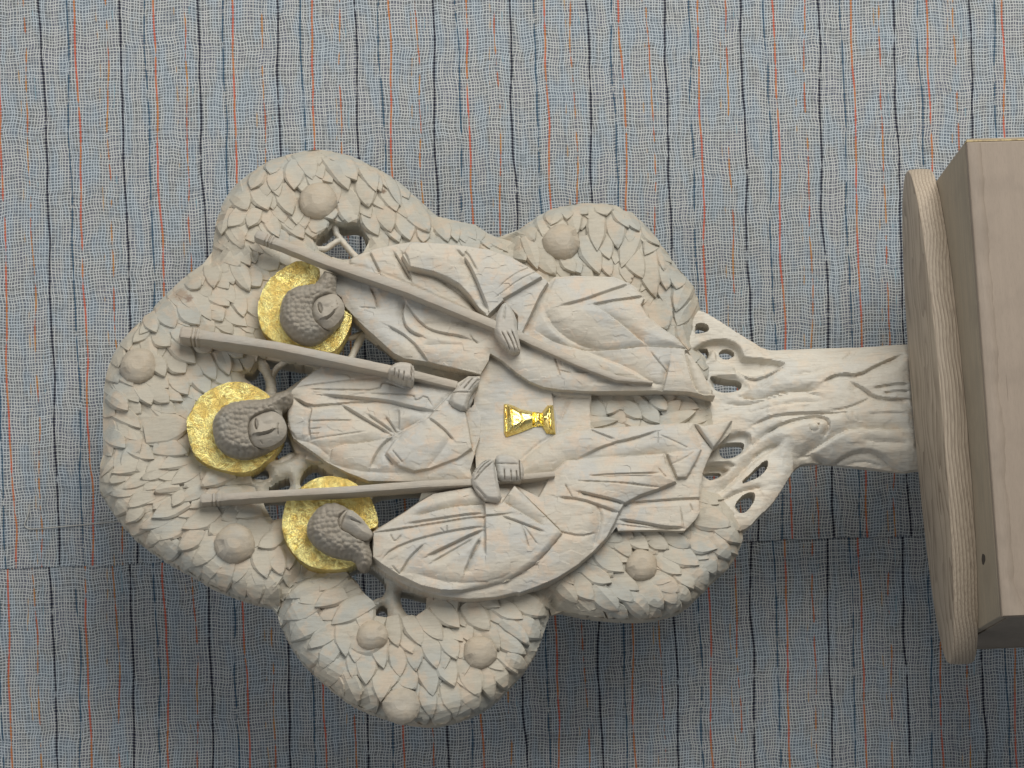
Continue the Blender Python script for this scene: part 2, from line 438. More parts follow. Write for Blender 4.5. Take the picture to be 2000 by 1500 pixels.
def wallpaper_mat(name, shift, vshift):
    m, nt, b = new_mat(name); N = NT(nt)
    co = N.coord((K, K, K)); s = N.xyz(co)
    u = N.math('MULTIPLY', s[2], -1.0); v = N.math('MULTIPLY', s[0], -1.0)
    vec = N.comb(u, v, shift*.37)
    u = N.math('ADD', u, 2000.0+shift); v = N.math('ADD', v, 3000.0+vshift)
    lo = N.noise(N.comb(N.math('MULTIPLY', u, .25), v, vshift), 1/75, 2, .5)      # sway of the lengthwise threads
    lo2 = N.noise(N.comb(u, N.math('MULTIPLY', v, .25), vshift+5), 1/70, 2, .5)
    me_ = N.noise(vec, 1/17, 2, .6); me2 = N.noise(N.comb(v, u, 7.0), 1/17, 2, .6)
    uw = N.math('ADD', u, N.math('ADD', N.math('MULTIPLY', lo, 20.0), N.math('MULTIPLY', me_, 3.0)))
    vw = N.math('ADD', v, N.math('ADD', N.math('MULTIPLY', lo2, 20.0), N.math('MULTIPLY', me2, 3.5)))
    def threads(x, per, seed, along):
        q = N.math('DIVIDE', x, per); t = N.math('FRACT', q); cell = N.math('FLOOR', q)
        wn = N.n.new('ShaderNodeTexWhiteNoise'); wn.noise_dimensions = '1D'; nt.links.new(N.math('ADD', cell, seed), wn.inputs['W'])
        c0 = N.math('ADD', .5, N.math('MULTIPLY', N.math('SUBTRACT', wn.outputs[0], .5), .34))
        d = N.math('ABSOLUTE', N.math('SUBTRACT', t, c0))
        wd = N.noise(N.comb(cell, N.math('DIVIDE', along, 40.0), seed), 1.0, 1, .5)
        k = N.ss(d, .09, .22, 1.0, 0.0)
        return N.math('MULTIPLY', k, N.ss(wd, .22, .58, .40, 1.0))
    t1 = threads(uw, 5.9, 3.0, v); t2 = threads(vw, 6.2, 11.0, u)
    th = N.math('MAXIMUM', t1, t2)
    tn = N.noise(vec, 1/70, 3, .6); tn2 = N.noise(N.comb(u, N.math('MULTIPLY', v, .25), 3.0), 1/28, 2, .5)
    cell = N.mix(N.ss(tn, .40, .60), (.135, .145, .15), (.13, .15, .175))
    cell = N.mix(N.math('MULTIPLY', N.ss(tn2, .52, .64), .38), cell, (.15, .205, .25))
    cell = N.mix(N.math('MULTIPLY', N.ss(tn2, .46, .36), .5), cell, (.135, .135, .175))
    thr = N.mix(N.ss(tn2, .42, .62), (.54, .555, .54), (.48, .535, .57))
    colr = N.mix(th, cell, thr)
    # coloured stripes, five to each repeat of 160
    PER = 160.0
    for off, cc, wdt, seed, pres in ((12, (.03, .075, .12), 2.0, 1.0, .31), (31, (.50, .10, .05), 2.0, 2.0, .26), (75, (.42, .27, .14), 1.5, 3.0, .47),
                                     (90, (.40, .10, .035), 1.8, 4.0, .36), (121, (.010, .011, .024), 2.3, 5.0, .24), (105, (.22, .33, .38), 1.5, 7.0, .5)):
        sway = N.noise(N.comb(N.math('MULTIPLY', N.math('FLOOR', N.math('DIVIDE', u, PER)), .73), N.math("MULTIPLY", v, .0042), seed*9+vshift), 1.0, 2, .5)
        x = N.math('SUBTRACT', N.math('ADD', u, N.math('MULTIPLY', sway, 26.0)), off+13.0)
        t = N.math('SUBTRACT', N.math('FRACT', N.math('ADD', N.math('DIVIDE', x, PER), .5)), .5)
        d = N.math('MULTIPLY', N.math('ABSOLUTE', t), PER)
        pr = N.noise(N.comb(N.math('MULTIPLY', N.math('FLOOR', N.math('ADD', N.math('DIVIDE', x, PER), .5)), .37), N.math('MULTIPLY', v, .022), seed*5+vshift), 1.0, 2, .6)
        wid = N.math('MULTIPLY', N.ss(pr, pres, pres+.22), wdt)
        k = N.math('MULTIPLY', N.math('SUBTRACT', N.math('ADD', wid, .25), d), 1.2, None, True)
        k = N.math('MULTIPLY', k, N.ss(pr, pres, pres+.12))
        if seed in (2.0, 4.0):
            cn = N.noise(N.comb(u, N.math('MULTIPLY', v, .3), seed), 1/22, 1, .5)
            cc2 = N.mix(N.ss(cn, .42, .6), cc, (.44, .19, .04) if seed == 4 else (.46, .16, .04))
        else: cc2 = cc
        k = N.math('MULTIPLY', k, N.math('SUBTRACT', 1.0, N.math('MULTIPLY', t2, .3)))
        colr = N.mix(k, colr, cc2)
    nt.links.new(colr, b.inputs['Base Color']); b.inputs['Roughness'].default_value = .75
    b.inputs['Specular IOR Level'].default_value = .25
    nt.links.new(N.bump(th, .35, U*1.2), b.inputs['Normal'])
    return m

# ------------------------------------------------------------------ wall
YW = 345.0
seamX = 0.5*(on_wall((0, 1106), YW)[0]+on_wall((1790, 1050), YW)[0])
wall = bpy.data.objects.new('wall', None)
def box_mesh(name, lo, hi, mat, parent=None, bev=0.0):
    (x0, y0, z0), (x1, y1, z1) = lo, hi
    v = [(x0, y0, z0), (x1, y0, z0), (x1, y1, z0), (x0, y1, z0), (x0, y0, z1), (x1, y0, z1), (x1, y1, z1), (x0, y1, z1)]
    f = [(0, 3, 2, 1), (4, 5, 6, 7), (0, 1, 5, 4), (1, 2, 6, 5), (2, 3, 7, 6), (3, 0, 4, 7)]
    o = mesh_obj(name, v, f, mat, parent, smooth=False)
    if bev:
        md = o.modifiers.new('edge', 'BEVEL'); md.width = bev; md.segments = 2
    return o
plaster, _, pb = new_mat('plaster'); pb.inputs['Base Color'].default_value = (.5, .5, .48, 1); pb.inputs['Roughness'].default_value = .9
wall = box_mesh('wall', (-1.6, (YW+2)*U, -1.2), (1.6, (YW+2)*U+.1, 1.2), plaster)
tag(wall, kind='structure', label='flat wall papered in grey blue woven look with thin coloured stripes')
def strip(name, x0, x1, y, mat, edge_side):
    # a length of wallpaper with a slightly uneven cut edge
    n = 160; vs_, fs_ = [], []
    for i in range(n+1):
        z = -1900+3800*i/n
        w = (vnoise(np.array([z*1.0]), np.array([3.0]), 60, 2)[0]*5 + vnoise(np.array([z*1.0]), np.array([3.0]), 14, 4)[0]*1.8)
        e0 = x0+(w if edge_side == 'lo' else 0); e1 = x1+(w if edge_side == 'hi' else 0)
        for xx, yy in ((e0, y+1.6), (e0, y), (e1, y), (e1, y+1.6)): vs_.append((xx*U, yy*U, z*U))
    for i in range(n):
        for k in range(3):
            a = i*4+k; fs_.append((a, a+1, a+5, a+4))
    return mesh_obj(name, vs_, fs_, mat, wall, smooth=False)
s1 = strip('wallpaper_strip', seamX, 3300, YW-3.0, wallpaper_mat('wallpaper_one', 0.0, 0.0), 'lo')
s2 = strip('wallpaper_strip', -3300, seamX+12, YW-1.2, wallpaper_mat('wallpaper_two', 18.0, 400.0), 'none')
def tube(name, pts, rad, mat, parent, seg=6):
    pts = np.asarray(pts, float); n = len(pts); vs_, fs_ = [], []
    rad = np.broadcast_to(np.asarray(rad, float), (n,))
    for i in range(n):
        t = pts[min(i+1, n-1)]-pts[max(i-1, 0)]; t /= np.linalg.norm(t)+1e-9
        up = np.array([.1, -1, .2]); sx = np.cross(t, up); sx /= np.linalg.norm(sx); sy = np.cross(sx, t)
        for k in range(seg):
            an = 2*math.pi*k/seg; vs_.append(pts[i]+rad[i]*(math.cos(an)*sx+math.sin(an)*sy))
    for i in range(n-1):
        for k in range(seg):
            a = i*seg+k; b_ = i*seg+(k+1) % seg; fs_.append((a, b_, b_+seg, a+seg))
    fs_.append(tuple(range(seg))[::-1]); fs_.append(tuple(range((n-1)*seg, n*seg)))
    return mesh_obj(name, vs_, fs_, mat, parent, 60)
def catmull(P, k=6):
    P = np.asarray(P, float); out = []
    E = np.concatenate([[2*P[0]-P[1]], P, [2*P[-1]-P[-2]]])
    for i in range(1, len(E)-2):
        for j in range(k):
            t = j/k; a, b, c, d = E[i-1], E[i], E[i+1], E[i+2]
            out.append(.5*((2*b)+(-a+c)*t+(2*a-5*b+4*c-d)*t*t+(-a+3*b-3*c+d)*t**3))
    out.append(P[-1]); return np.array(out)
threadm, _, pb = new_mat('pale_thread'); pb.inputs['Base Color'].default_value = (.5, .49, .45, 1)
tp_ = catmull([on_wall(p, YW-5.5) for p in ((57, 985), (55, 1005), (48, 1025), (60, 1033), (92, 1031), (150, 1026), (240, 1018), (300, 1014))])*U
tube('loose_thread', tp_, .0003*1.1, threadm, wall)

# ------------------------------------------------------------------ the carving: root, base board
root = empty('tree_carving', tuple(ROOT*U), PHI)
tag(root, 'pale carved wooden tree relief with three gold haloed figures, standing on an oval pine board', 'carving')

# base board: an oval, its top plane at a = A0
w1 = loc_on_a((1790, 292), A0); w2 = loc_on_a((1848, 1302), A0)
b1 = w1 @ BAX; b2 = w2 @ BAX
near = loc_on_a((1848, 900), A0) @ NRM; far = loc_on_a((1766, 620), A0) @ NRM
bc = (b1+b2)/2; bw = (b2-b1)/2; hc = (near+far)/2; hw = (near-far)/2
def oval(bw_, hw_, n=96, e=2.15):
    out = []
    for i in range(n):
        t = 2*math.pi*i/n; c, s_ = math.cos(t), math.sin(t)
        out.append((bc+bw_*math.copysign(abs(c)**(2/e), c), hc+hw_*math.copysign(abs(s_)**(2/e), s_)))
    return np.array(out)
rings = [(-9, -5, .0), (-3, -1.5, 1.2), (0, 0, 5.), (1.5, .8, 22.), (.5, 0, BASE_T-4), (-2, -1, BASE_T)]
vs_, fs_ = [], []; n = 96
for db, dh, da in rings:
    o_ = oval(bw+db, hw+dh, n); vs_.append(tolocal(np.full(n, A0+da), o_[:, 0], o_[:, 1]))
vs_ = np.concatenate(vs_)
for k in range(len(rings)-1):
    for i in range(n):
        j = (i+1) % n; fs_.append((k*n+i, k*n+j, (k+1)*n+j, (k+1)*n+i))
fs_.append(tuple(range(n))[::-1]); fs_.append(tuple(range((len(rings)-1)*n, len(rings)*n)))
mesh_obj('base_board', vs_, fs_, boardm, root, 30)
print('board b', b1, b2, 'h', far, near, 'A0', A0)

# ------------------------------------------------------------------ crown
def TH(parts):
    """outline pieces each traced at their own height"""
    return np.concatenate([T(s_, h) for s_, h in parts])
crown_out = TH([
    ('X 1400,800 1385,700 1352,684 E 1530,940 1555,880 1568,780 1535,705 1480,620 1400,545 1362,480 1280,362 1200,262 1140,192 1060,124 960,80 850,60 700,64 560,80 470,104 380,154 280,224 200,295 168,345 100,312 20,292', -22),
    ('X 930,438 C 1875,572 1760,547 1670,517 1640,472 1500,352 1400,264 1300,204 1200,154 1060,84 940,58 780,44 640,74 480,114 340,204 220,304 150,404 100,524 75,664 60,804 42,872 5,885', -22),
    ('A 850,35 700,133 560,262 470,352 370,462 260,572 190,662 140,762 105,882 90,1000 85,1150 88,1300 88,1500', -25),
    ('B 80,180 63,300 66,400', -40),
    ('B 90,480 170,600 250,700 340,790 430,860 520,920 640,990 760,1050 880,1130 1030,1190 1180,1240 1340,1280 D 78,475', -70),
    ('D 90,560 150,700 230,820 330,920 440,1010 560,1100 700,1160 850,1208 1000,1233 1100,1238 1230,1213 1380,1158 1500,1078 1600,978 1700,858 1760,758 1800,640 1845,510 1865,470', -70),
    ('F 300,1185 400,1208 560,1238 760,1258 950,1262 1100,1238 1250,1188 1360,1080 1450,990 1600,850', -70),
    ('F 1650,760 1690,670 1693,600 1680,520 1640,430 1560,340 1480,290 1400,240', -35),
    ('X 1368,930 1366,880 1400,840', -25)])
HOLES = [
    ('C 805,725 830,690 900,640 945,590 1020,605 1100,590 1160,605 1185,690 1240,742 1180,800 1100,840 1030,875 860,810', -10),
    ('L 90,640 170,585 240,640 330,735 430,800 520,890 540,930 440,940 300,935 160,900 20,860 30,780', -10),
    ('A 1090,865 1140,845 1190,850 1240,740 1400,770 1660,812 1590,855 1480,930 1400,990 1250,1005 1200,950', -10),
    ('I 1400,850 1470,830 1560,1050 1572,1100 1520,1170 1400,1218 1290,1212 1250,1120', -10),
    ('I 978,1385 1020,1335 1100,1280 1200,1290 1250,1385 1210,1430 1110,1455 1010,1435', -10),
    ('B 1085,345 1150,372 1185,405 1130,410', -10),
    ('B 1270,405 1330,350 1430,305 1450,330 1452,400', -10),
    ('K 425,320 425,240 470,150 560,60 640,38 760,130 880,195 800,330 560,400', -10),
    ('K -60,480 60,460 300,470 260,620 200,720 190,850 80,745 0,640', -10),
    ('N 90,370 540,355 520,400 440,440 330,520 200,600 140,640 80,560', -10),
    ('D 520,225 600,180 700,190 785,285 775,370 700,418 655,405 615,310', -10),
    ('D 862,340 960,360 1080,395 1062,450 1000,500 940,512 890,472', -10),
    ('D 706,480 750,428 785,448 794,510 768,550 728,532', -10)]
crown_holes = [smooth_poly(T(s_, h), 2) for s_, h in HOLES]
crown_sm = smooth_poly(crown_out, 1)
valleys = [(smooth_line(T(s_, 0), 2), d, w) for s_, d, w in (
    ('X 535,1190 560,1145 600,1115 650,1100', 22, 26), ('X 1082,1200 1078,1165 1070,1150', 22, 22),
    ('X 992,462 1000,500 1010,530', 16, 20), ('X 412,505 455,490 500,500', 14, 26), ('X 835,400 850,440 840,470', 9, 16),
    ('X 1380,960 1400,1000 1440,1010', 6, 14))]
def crown_h(a, b):
    sd, _, _ = sdist(a, b, crown_sm)
    d = np.clip(sd/52, 0, 1)
    h = -34*(1-d)**2.6
    for pl, dp, w in valleys:
        q = seg_dist(a, b, pl, False)[0]; h = h-dp*np.clip(1-q/w, 0, 1)**1.5
    h = h + vnoise(a, b, 70, 9)*9
    return h
def crown_edge(a, b): return sdist(a, b, crown_sm)[0]
def crown_f(a, b, sd):
    h = crown_h(a, b)
    dh = np.full(a.shape, 99.0)
    for hl in crown_holes: dh = np.minimum(dh, np.abs(seg_dist(a, b, hl)[0]))
    h = h-14*np.clip(1-dh/16, 0, 1)**2
    return h+facets(a, b, 22, 2.6, 3)-3+facets(a, b, 34, 5.0, 8)*np.clip(1-crown_edge(a, b)/45, 0, 1)
crown = patch('crown', crown_sm, crown_f, leafw, root, crown_holes, step=4.0, back=-76, sharp=25, closed_back=True)

# ---- leaves: tip, foot, width (photo crops)
LEAVES = '''
D 1255,580 1110,430 135|1450,600 1330,440 145|1145,665 1030,510 125|1010,700 930,530 115|860,705 830,530 105|1240,790 1160,620 125|1110,850 1050,640 125|975,865 920,680 115|765,845 745,640 115|870,900 840,720 115|650,950 620,740 135|520,930 515,740 118|520,770 510,555 112|1225,965 1175,770 135|1385,1030 1310,840 145|1085,1025 1030,820 135|745,1060 740,840 135|1080,1160 1050,980 115|1240,1145 1190,950 135|975,985 890,850 135|1480,1040 1400,860 110|1570,970 1470,820 115|1640,870 1520,740 110|1690,750 1500,640 115|1712,692 1560,560 95|1800,630 1600,570 140|1670,525 1500,420 125|1830,485 1650,400 140|160,655 330,540 135|270,715 455,590 112|350,850 460,670 125|400,950 475,820 105|230,830 340,700 125|110,515 300,430 135|320,450 490,370 105|130,380 380,280 125|430,560 650,420 145|785,640 570,640 200|600,1070 520,910 135|700,1140 640,960 135|500,1020 420,900 115|1380,1110 1300,960 135|1160,1225 1110,1070 135|1310,1185 1240,1040 135|1030,1210 1000,1080 115|310,930 400,800 110|1700,830 1580,780 100
F 870,775 740,630 130|1150,715 1010,600 125|1310,705 1150,610 118|1500,718 1310,640 135|1600,550 1385,490 175|1685,655 1510,540 135|1610,778 1480,650 125|1370,835 1160,735 155|1240,902 1090,780 135|820,882 650,735 155|730,962 560,870 125|930,1017 745,895 125|600,1087 440,940 145|790,1158 620,1010 155|890,1102 740,985 115|1112,1142 960,970 145|1225,1032 1065,925 135|1335,1000 1215,855 145|1012,1202 865,1070 135|1212,1112 1110,1030 105|1500,890 1385,735 145|1320,1085 1200,1020 105|560,1235 350,1080 145|700,1225 520,1100 125|860,1235 740,1140 115|1440,965 1360,860 115|480,1105 370,990 115|1000,720 850,610 120|1440,1000 1330,930 100|1120,1240 990,1160 110|1250,1180 1150,1090 100
E 810,412 812,110 138|965,388 935,105 155|990,532 1082,240 145|470,222 525,85 145|590,185 610,80 100|745,142 640,70 115|880,155 850,62 145|1042,242 955,90 105|1122,262 1060,120 115|1160,442 1232,265 125|1142,612 1060,420 155|900,472 870,280 135|825,580 730,340 155|690,580 620,470 115|905,600 860,450 105|1240,742 1190,420 155|1320,692 1345,490 125|1392,692 1432,555 135|1390,852 1475,650 135|1402,952 1492,790 145|1322,982 1255,790 175|1482,1125 1450,950 145|372,545 300,330 115|505,592 400,400 145|290,482 210,350 115|350,342 280,230 115|645,575 580,460 115|655,300 640,100 115|1270,360 1180,230 115|1362,480 1270,380 115|1300,560 1290,380 110
C 790,262 700,60 155|500,352 540,200 135|480,222 520,105 135|340,332 390,195 125|310,482 230,370 145|462,482 385,330 155|542,382 520,215 115|655,335 680,140 155|172,602 250,500 125|320,612 375,490 115|640,522 560,330 135|865,668 800,540 155|722,692 600,555 135|542,685 480,510 115|330,890 200,730 135|532,922 440,810 175|280,762 180,610 115|1112,272 1010,90 145|1252,352 1150,125 135|1122,522 1000,350 145|1202,462 1180,260 155|1100,602 1025,445 135|1402,492 1320,285 155|1432,452 1350,230 85|1292,352 1205,180 105|1362,642 1290,470 145|1270,662 1200,480 125|1502,702 1440,490 155|1642,642 1535,440 175|1782,715 1710,525 135|1852,715 1830,555 105|1050,335 900,60 165|120,650 160,480 120|940,560 900,480 120|1600,720 1590,620 100|260,900 130,800 120
A 470,557 415,410 115|605,522 520,345 155|785,502 680,345 155|870,465 750,240 140|955,475 880,370 135|1110,442 1040,275 115|1032,562 900,415 125|572,662 480,560 125|755,782 600,635 135|720,655 620,545 120|682,852 590,750 145|1002,362 880,215 155|790,232 715,160 125|892,232 860,50 125|1152,252 1060,75 125|1232,222 1150,130 145|872,702 790,610 125|432,1087 350,940 135|562,1072 460,960 135|725,1235 430,1290 200|350,1252 165,1125 115|622,1232 480,1100 125|452,1482 280,1390 125|692,1442 480,1400 135|1002,865 935,690 105|532,882 440,755 115|350,560 430,430 110|300,620 390,500 110|900,900 830,740 120|1100,740 1000,640 120|700,1010 600,880 130|260,1130 140,1010 120|240,1400 110,1290 120|1180,560 1100,440 120
B 225,387 420,290 105|130,422 330,355 105|260,522 425,440 105|140,272 345,200 115|440,602 665,490 125|345,667 545,590 105|495,757 665,640 135|660,682 885,555 135|380,782 500,690 95|520,892 620,785 115|630,837 775,700 125|730,947 885,790 135|810,1062 965,870 145|945,1135 1000,950 125|1115,1155 1060,1000 115|1280,1042 1225,830 135|1392,1022 1335,850 125|1212,1192 1195,1030 145|1362,1212 1245,1060 155|580,357 765,225 125|490,242 755,150 125|355,322 515,285 75|455,417 615,380 85|590,522 665,430 95|1060,602 1255,530 115|1220,817 1365,730 125|240,620 340,530 105|440,860 550,770 105|650,960 760,850 115|700,1030 800,930 105|860,1130 920,1030 105|1330,1270 1300,1160 130|120,340 250,290 90|800,380 1000,280 130|640,480 800,390 110
O 820,1232 925,1120 115|905,1282 690,1312 80|1092,1267 970,1160 115|1232,1302 1100,1170 135|1290,1202 1200,1110 115|1512,1212 1250,1290 115|1400,1130 1290,1230 110
'''
rnd = random.Random(5)
leaf_specs = []
for ln in LEAVES.strip().split('\n'):
    c = ln[0]
    for it in ln[1:].split('|'):
        t, f_, w = it.split()
        P = T(c+' '+t+' '+f_, 6); leaf_specs.append((P[0], P[1], float(w)/CROPS[c][2]))
# fill what is still bare with smaller leaves set lower down
def covered(p, specs, k=.46):
    for t, f_, w in specs:
        ax = t-f_; L = np.hypot(*ax); ax = ax/L; r = p-(t+f_)/2
        u_ = (r @ ax)/(L*.50); v_ = (r @ np.array([-ax[1], ax[0]]))/(w*k)
        if u_*u_+v_*v_ < 1: return True
    return False
manual = list(leaf_specs); fill = []
apples = [(270, 711, 37), (459, 1059, 40), (622, 388, 38.5), (1098, 470, 38), (784, 1374, 36), (938, 1272, 33), (1255, 1100, 31), (726, 1238, 30)]  # the last one is a rounded leaf bulge, shaped like a fruit
apple_ab = [(loc((x, y), 18)[0], r) for x, y, r in apples]
HIDE = [T(s_, 30) for s_ in (
    'X 560,745 640,700 700,520 700,500 760,475 870,475 990,505 1060,545 1200,545 1290,640 1370,700 1390,775 1140,775 1150,840 1385,825 1420,830 1370,1010 1330,1035 1210,1030 1070,1150 900,1178 770,1150 725,1080 740,1010 920,940 850,925 700,930 580,850',)]
cand = []
lo, hi = crown_sm.min(0), crown_sm.max(0)
for ga in np.arange(lo[0], hi[0], 15.0):
    for gb in np.arange(lo[1], hi[1], 15.0): cand.append((ga+rnd.uniform(-5, 5), gb+rnd.uniform(-5, 5)))
cand = np.array(cand); rnd.shuffle(cand.tolist())
sdc, _, nbc = sdist(cand[:, 0], cand[:, 1], crown_sm)
hid = np.zeros(len(cand), bool)
for hp in HIDE: hid |= sdist(cand[:, 0], cand[:, 1], hp)[0] > 8
hd = np.full(len(cand), 99.0)
for hl in crown_holes: hd = np.minimum(hd, -sdist(cand[:, 0], cand[:, 1], hl)[0])
mt = np.array([(t+f_)/2 for t, f_, w in manual]); md_ = np.array([(t-f_)/np.hypot(*(t-f_)) for t, f_, w in manual])
for i, p in enumerate(cand):
    if sdc[i] < 20 and nbc[i] > p[1]+3: continue
    if sdc[i] < 5 or hid[i] or hd[i] < 17: continue
    if any(np.hypot(*(p-c_)) < r*.85 for c_, r in apple_ab): continue
    if covered(p, manual, .40) or covered(p, fill, .36): continue
    wgt = np.exp(-((mt-p)**2).sum(1)/(2*45.0**2)); d = (md_*wgt[:, None]).sum(0); d = d/(np.hypot(*d)+1e-6)
    an = rnd.uniform(-.3, .3); d = np.array([d[0]*math.cos(an)-d[1]*math.sin(an), d[0]*math.sin(an)+d[1]*math.cos(an)])
    L = rnd.uniform(48, 62); fill.append((p+d*L*.5, p-d*L*.5, rnd.uniform(35, 43)))
print('leaves', len(manual), len(fill))
PU = [0, .22, .45, .64, .79, .91, 1.0]
PW = [.76, .95, 1.0, .86, .61, .32, .03]
VV = [-1, -.76, 0, .76, 1]
hole_bb = [(hl, hl.min(0), hl.max(0)) for hl in crown_holes]
def leaf_geo(t, f_, w, base, lift):
    ax = t-f_; L = np.hypot(*ax); ax = ax/L; pr = np.array([-ax[1], ax[0]])
    f2 = f_-ax*L*.16; L = L*1.18; w = w*1.10
    bend = rnd.uniform(-.08, .08); skew = rnd.uniform(-2.6, 2.6); rid = rnd.choice((2.0, -2.0, 2.6, 1.0, -1.0)); wf = [1+rnd.uniform(-.05, .05) for _ in PU]
    cx = rnd.uniform(-.25, .25); tl = rnd.uniform(-2.2, 2.2)
    A_, B_, H_ = [], [], []
    for u_, pw_, q in zip(PU, PW, wf):
        for v_ in VV:
            vv = v_ if v_ else cx*(1-u_)
            off = vv*w*.53*pw_*q + bend*L*math.sin(u_*math.pi)
            p = f2+ax*L*u_+pr*off
            A_.append(p[0]); B_.append(p[1])
            H_.append(base+tl+lift*u_-(4.2 if abs(v_) == 1 else 0)+skew*v_+rid*(1-abs(v_))*min(1, (1.05-u_)*2.2)-(1.5 if u_ == 1 else 0))
    A_ = np.array(A_); B_ = np.array(B_); H_ = np.array(H_)+crown_h(A_, B_)
    sd_, na_, nb_ = sdist(A_, B_, crown_sm)
    H_ = H_+5*np.clip(1-sd_/40, 0, 1)+1.5
    out = sd_ < -2.5
    sc = np.where(out, 2.5/np.maximum(-sd_, 1e-3), 1)
    A_ = np.where(out, na_+(A_-na_)*sc, A_); B_ = np.where(out, nb_+(B_-nb_)*sc, B_); H_ = np.where(sd_ < 0, np.minimum(H_, -30+4*np.sin(A_)), H_)
    for hl, lo_, hi_ in hole_bb:
        if A_.max() < lo_[0] or A_.min() > hi_[0] or B_.max() < lo_[1] or B_.min() > hi_[1]: continue
        s2, a2, b2 = sdist(A_, B_, hl); m2 = s2 > -1
        A_ = np.where(m2, a2, A_); B_ = np.where(m2, b2, B_); H_ = np.where(m2, H_-5, H_)
    nu, nv = len(PU), len(VV)
    rim = [i*nv for i in range(nu)]+[(nu-1)*nv+j for j in range(1, nv)]+[i*nv+nv-1 for i in range(nu-2, -1, -1)]
    faces = [(i*nv+j, i*nv+j+1, (i+1)*nv+j+1, (i+1)*nv+j) for i in range(nu-1) for j in range(nv-1)]
    n0 = len(A_)
    VA = np.concatenate([A_, A_[rim]]); VB = np.concatenate([B_, B_[rim]]); VH = np.concatenate([H_, H_[rim]-16])
    for k in range(len(rim)-1): faces.append((rim[k], rim[k+1], n0+k+1, n0+k))
    return tolocal(VA, VB, VH), faces
def make_leaf(*a):
    v, f = leaf_geo(*a); return mesh_obj('leaf', v, f, leafw, crown, 14)
def over_hole(t, f_):
    m_ = t*.55+f_*.45
    return any(sdist(np.array([m_[0]]), np.array([m_[1]]), hl)[0][0] > -7 for hl in crown_holes) or any(sdist(np.array([m_[0]]), np.array([m_[1]]), z)[0][0] > 0 for z in BARE)
BARE = [T(z, 0) for z in ('X 520,885 560,872 620,890 650,925 630,965 540,975 510,925', 'X 462,715 530,705 620,700 600,790 520,795 462,765', 'X 730,1150 770,1140 800,1180 790,1215 745,1225 720,1190')]
manual = [q for q in manual if not over_hole(q[0], q[1])]
fill = [q for q in fill if not over_hole(q[0], q[1])]
for t, f_, w in manual: make_leaf(t, f_, w, 0, 7.5+rnd.uniform(-2, 3))
room = 298-len(manual)
fill.sort(key=lambda q: abs(sdist(np.array([q[0][0]]), np.array([q[0][1]]), crown_sm)[0][0]-30))
for t, f_, w in fill[:room]: make_leaf(t, f_, w, -6, 7.5+rnd.uniform(-2, 2))
rest_v, rest_f, off = [], [], 0
for t, f_, w in fill[room:]:
    v, f = leaf_geo(t, f_, w, -5, 7+rnd.uniform(-2, 3)); rest_v.append(v); rest_f += [tuple(k+off for k in q) for q in f]; off += len(v)
if rest_v: tag(mesh_obj('small_leaves', np.concatenate(rest_v), rest_f, leafw, crown, 14), kind='stuff')

# ---- apples, and one leaf bulge built the same way
def apple(p, r, dimple):
    c, r_ = p; nu, nv = 12, 17; A_, B_, H_ = [], [], []
    seed = rnd.random()*50
    ch = float(crown_h(np.array([c[0]]), np.array([c[1]]))[0])
    for i in range(nu):
        ph = math.pi*.5*i/(nu-1)*1.25
        for j in range(nv):
            th = 2*math.pi*j/nv
            x, y, z = math.sin(ph)*math.cos(th), math.sin(ph)*math.sin(th), math.cos(ph)
            f1 = 1+.16*(vnoise(np.array([x*9+20]), np.array([y*9+z*5]), 5, seed)[0])
            dd = math.hypot(x-dimple[0], y-dimple[1])
            k = 1-.16*math.exp(-(dd/.17)**2)
            A_.append(c[0]+x*r_*f1*k); B_.append(c[1]+y*r_*f1*k); H_.append(ch+2+min(z, .93)*r_*.66*f1*k)
    fs = []
    for i in range(nu-1):
        for j in range(nv):
            j2 = (j+1) % nv; fs.append((i*nv+j, (i+1)*nv+j, (i+1)*nv+j2, i*nv+j2))
    o = mesh_obj('apple', tolocal(A_, B_, H_), fs, applew, crown, 13)
    return o
dims = [(-.75, .35), (-.72, .1), (-.6, .05), (.75, -.3), (-.1, -.75), (-.65, .45), (-.6, .45), (.6, -.2)]
for p, dm in zip(apple_ab, dims): apple(p, p[1], dm)

# ------------------------------------------------------------------ branches in the openings
def branch(pts, rad, name='branch'):
    q = []
    for (x, y, h, r) in pts:
        ab = loc((x, y), h)[0]; q.append((ab[0], ab[1], h, r))
    q = catmull(q, 5); seg = 12; vs2, fs2 = [], []
    n = len(q)
    for i in range(n):
        t = q[min(i+1, n-1), :3]-q[max(i-1, 0), :3]; t /= np.linalg.norm(t); z = np.array([0, 0, 1.]); sx = np.cross(t, z); sx /= np.linalg.norm(sx); sy = np.cross(sx, t)
        for k in range(seg):
            an = 2*math.pi*k/seg; r = q[i, 3]*(1+.08*math.sin(i*1.7+k))
            vs2.append(q[i, :3]+r*(math.cos(an)*sx+1.35*math.sin(an)*sy))
    for i in range(n-1):
        for k in range(seg):
            a_ = i*seg+k; b_ = i*seg+(k+1) % seg; fs2.append((a_, b_, b_+seg, a_+seg))
    vs2 = np.array(vs2)
    return mesh_obj(name, tolocal(vs2[:, 0], vs2[:, 1], vs2[:, 2]), fs2, trunkw, root, 60)
def br(st, rads, h=-26):
    P = px(st); branch([(x, y, h, r) for (x, y), r in zip(P, [q*.78 for q in rads])], 'branch')
br('C 800,770 880,775 950,730 1000,705', (8, 8, 7.5, 8)); br('C 955,600 965,660 1000,710 1050,770 1120,850', (11, 8, 8, 8, 9))
br('L 90,745 170,750 240,728 300,735 380,790', (7, 7, 9, 10, 10)); br('L 250,730 220,800 190,860 160,930', (11, 10, 9, 10))
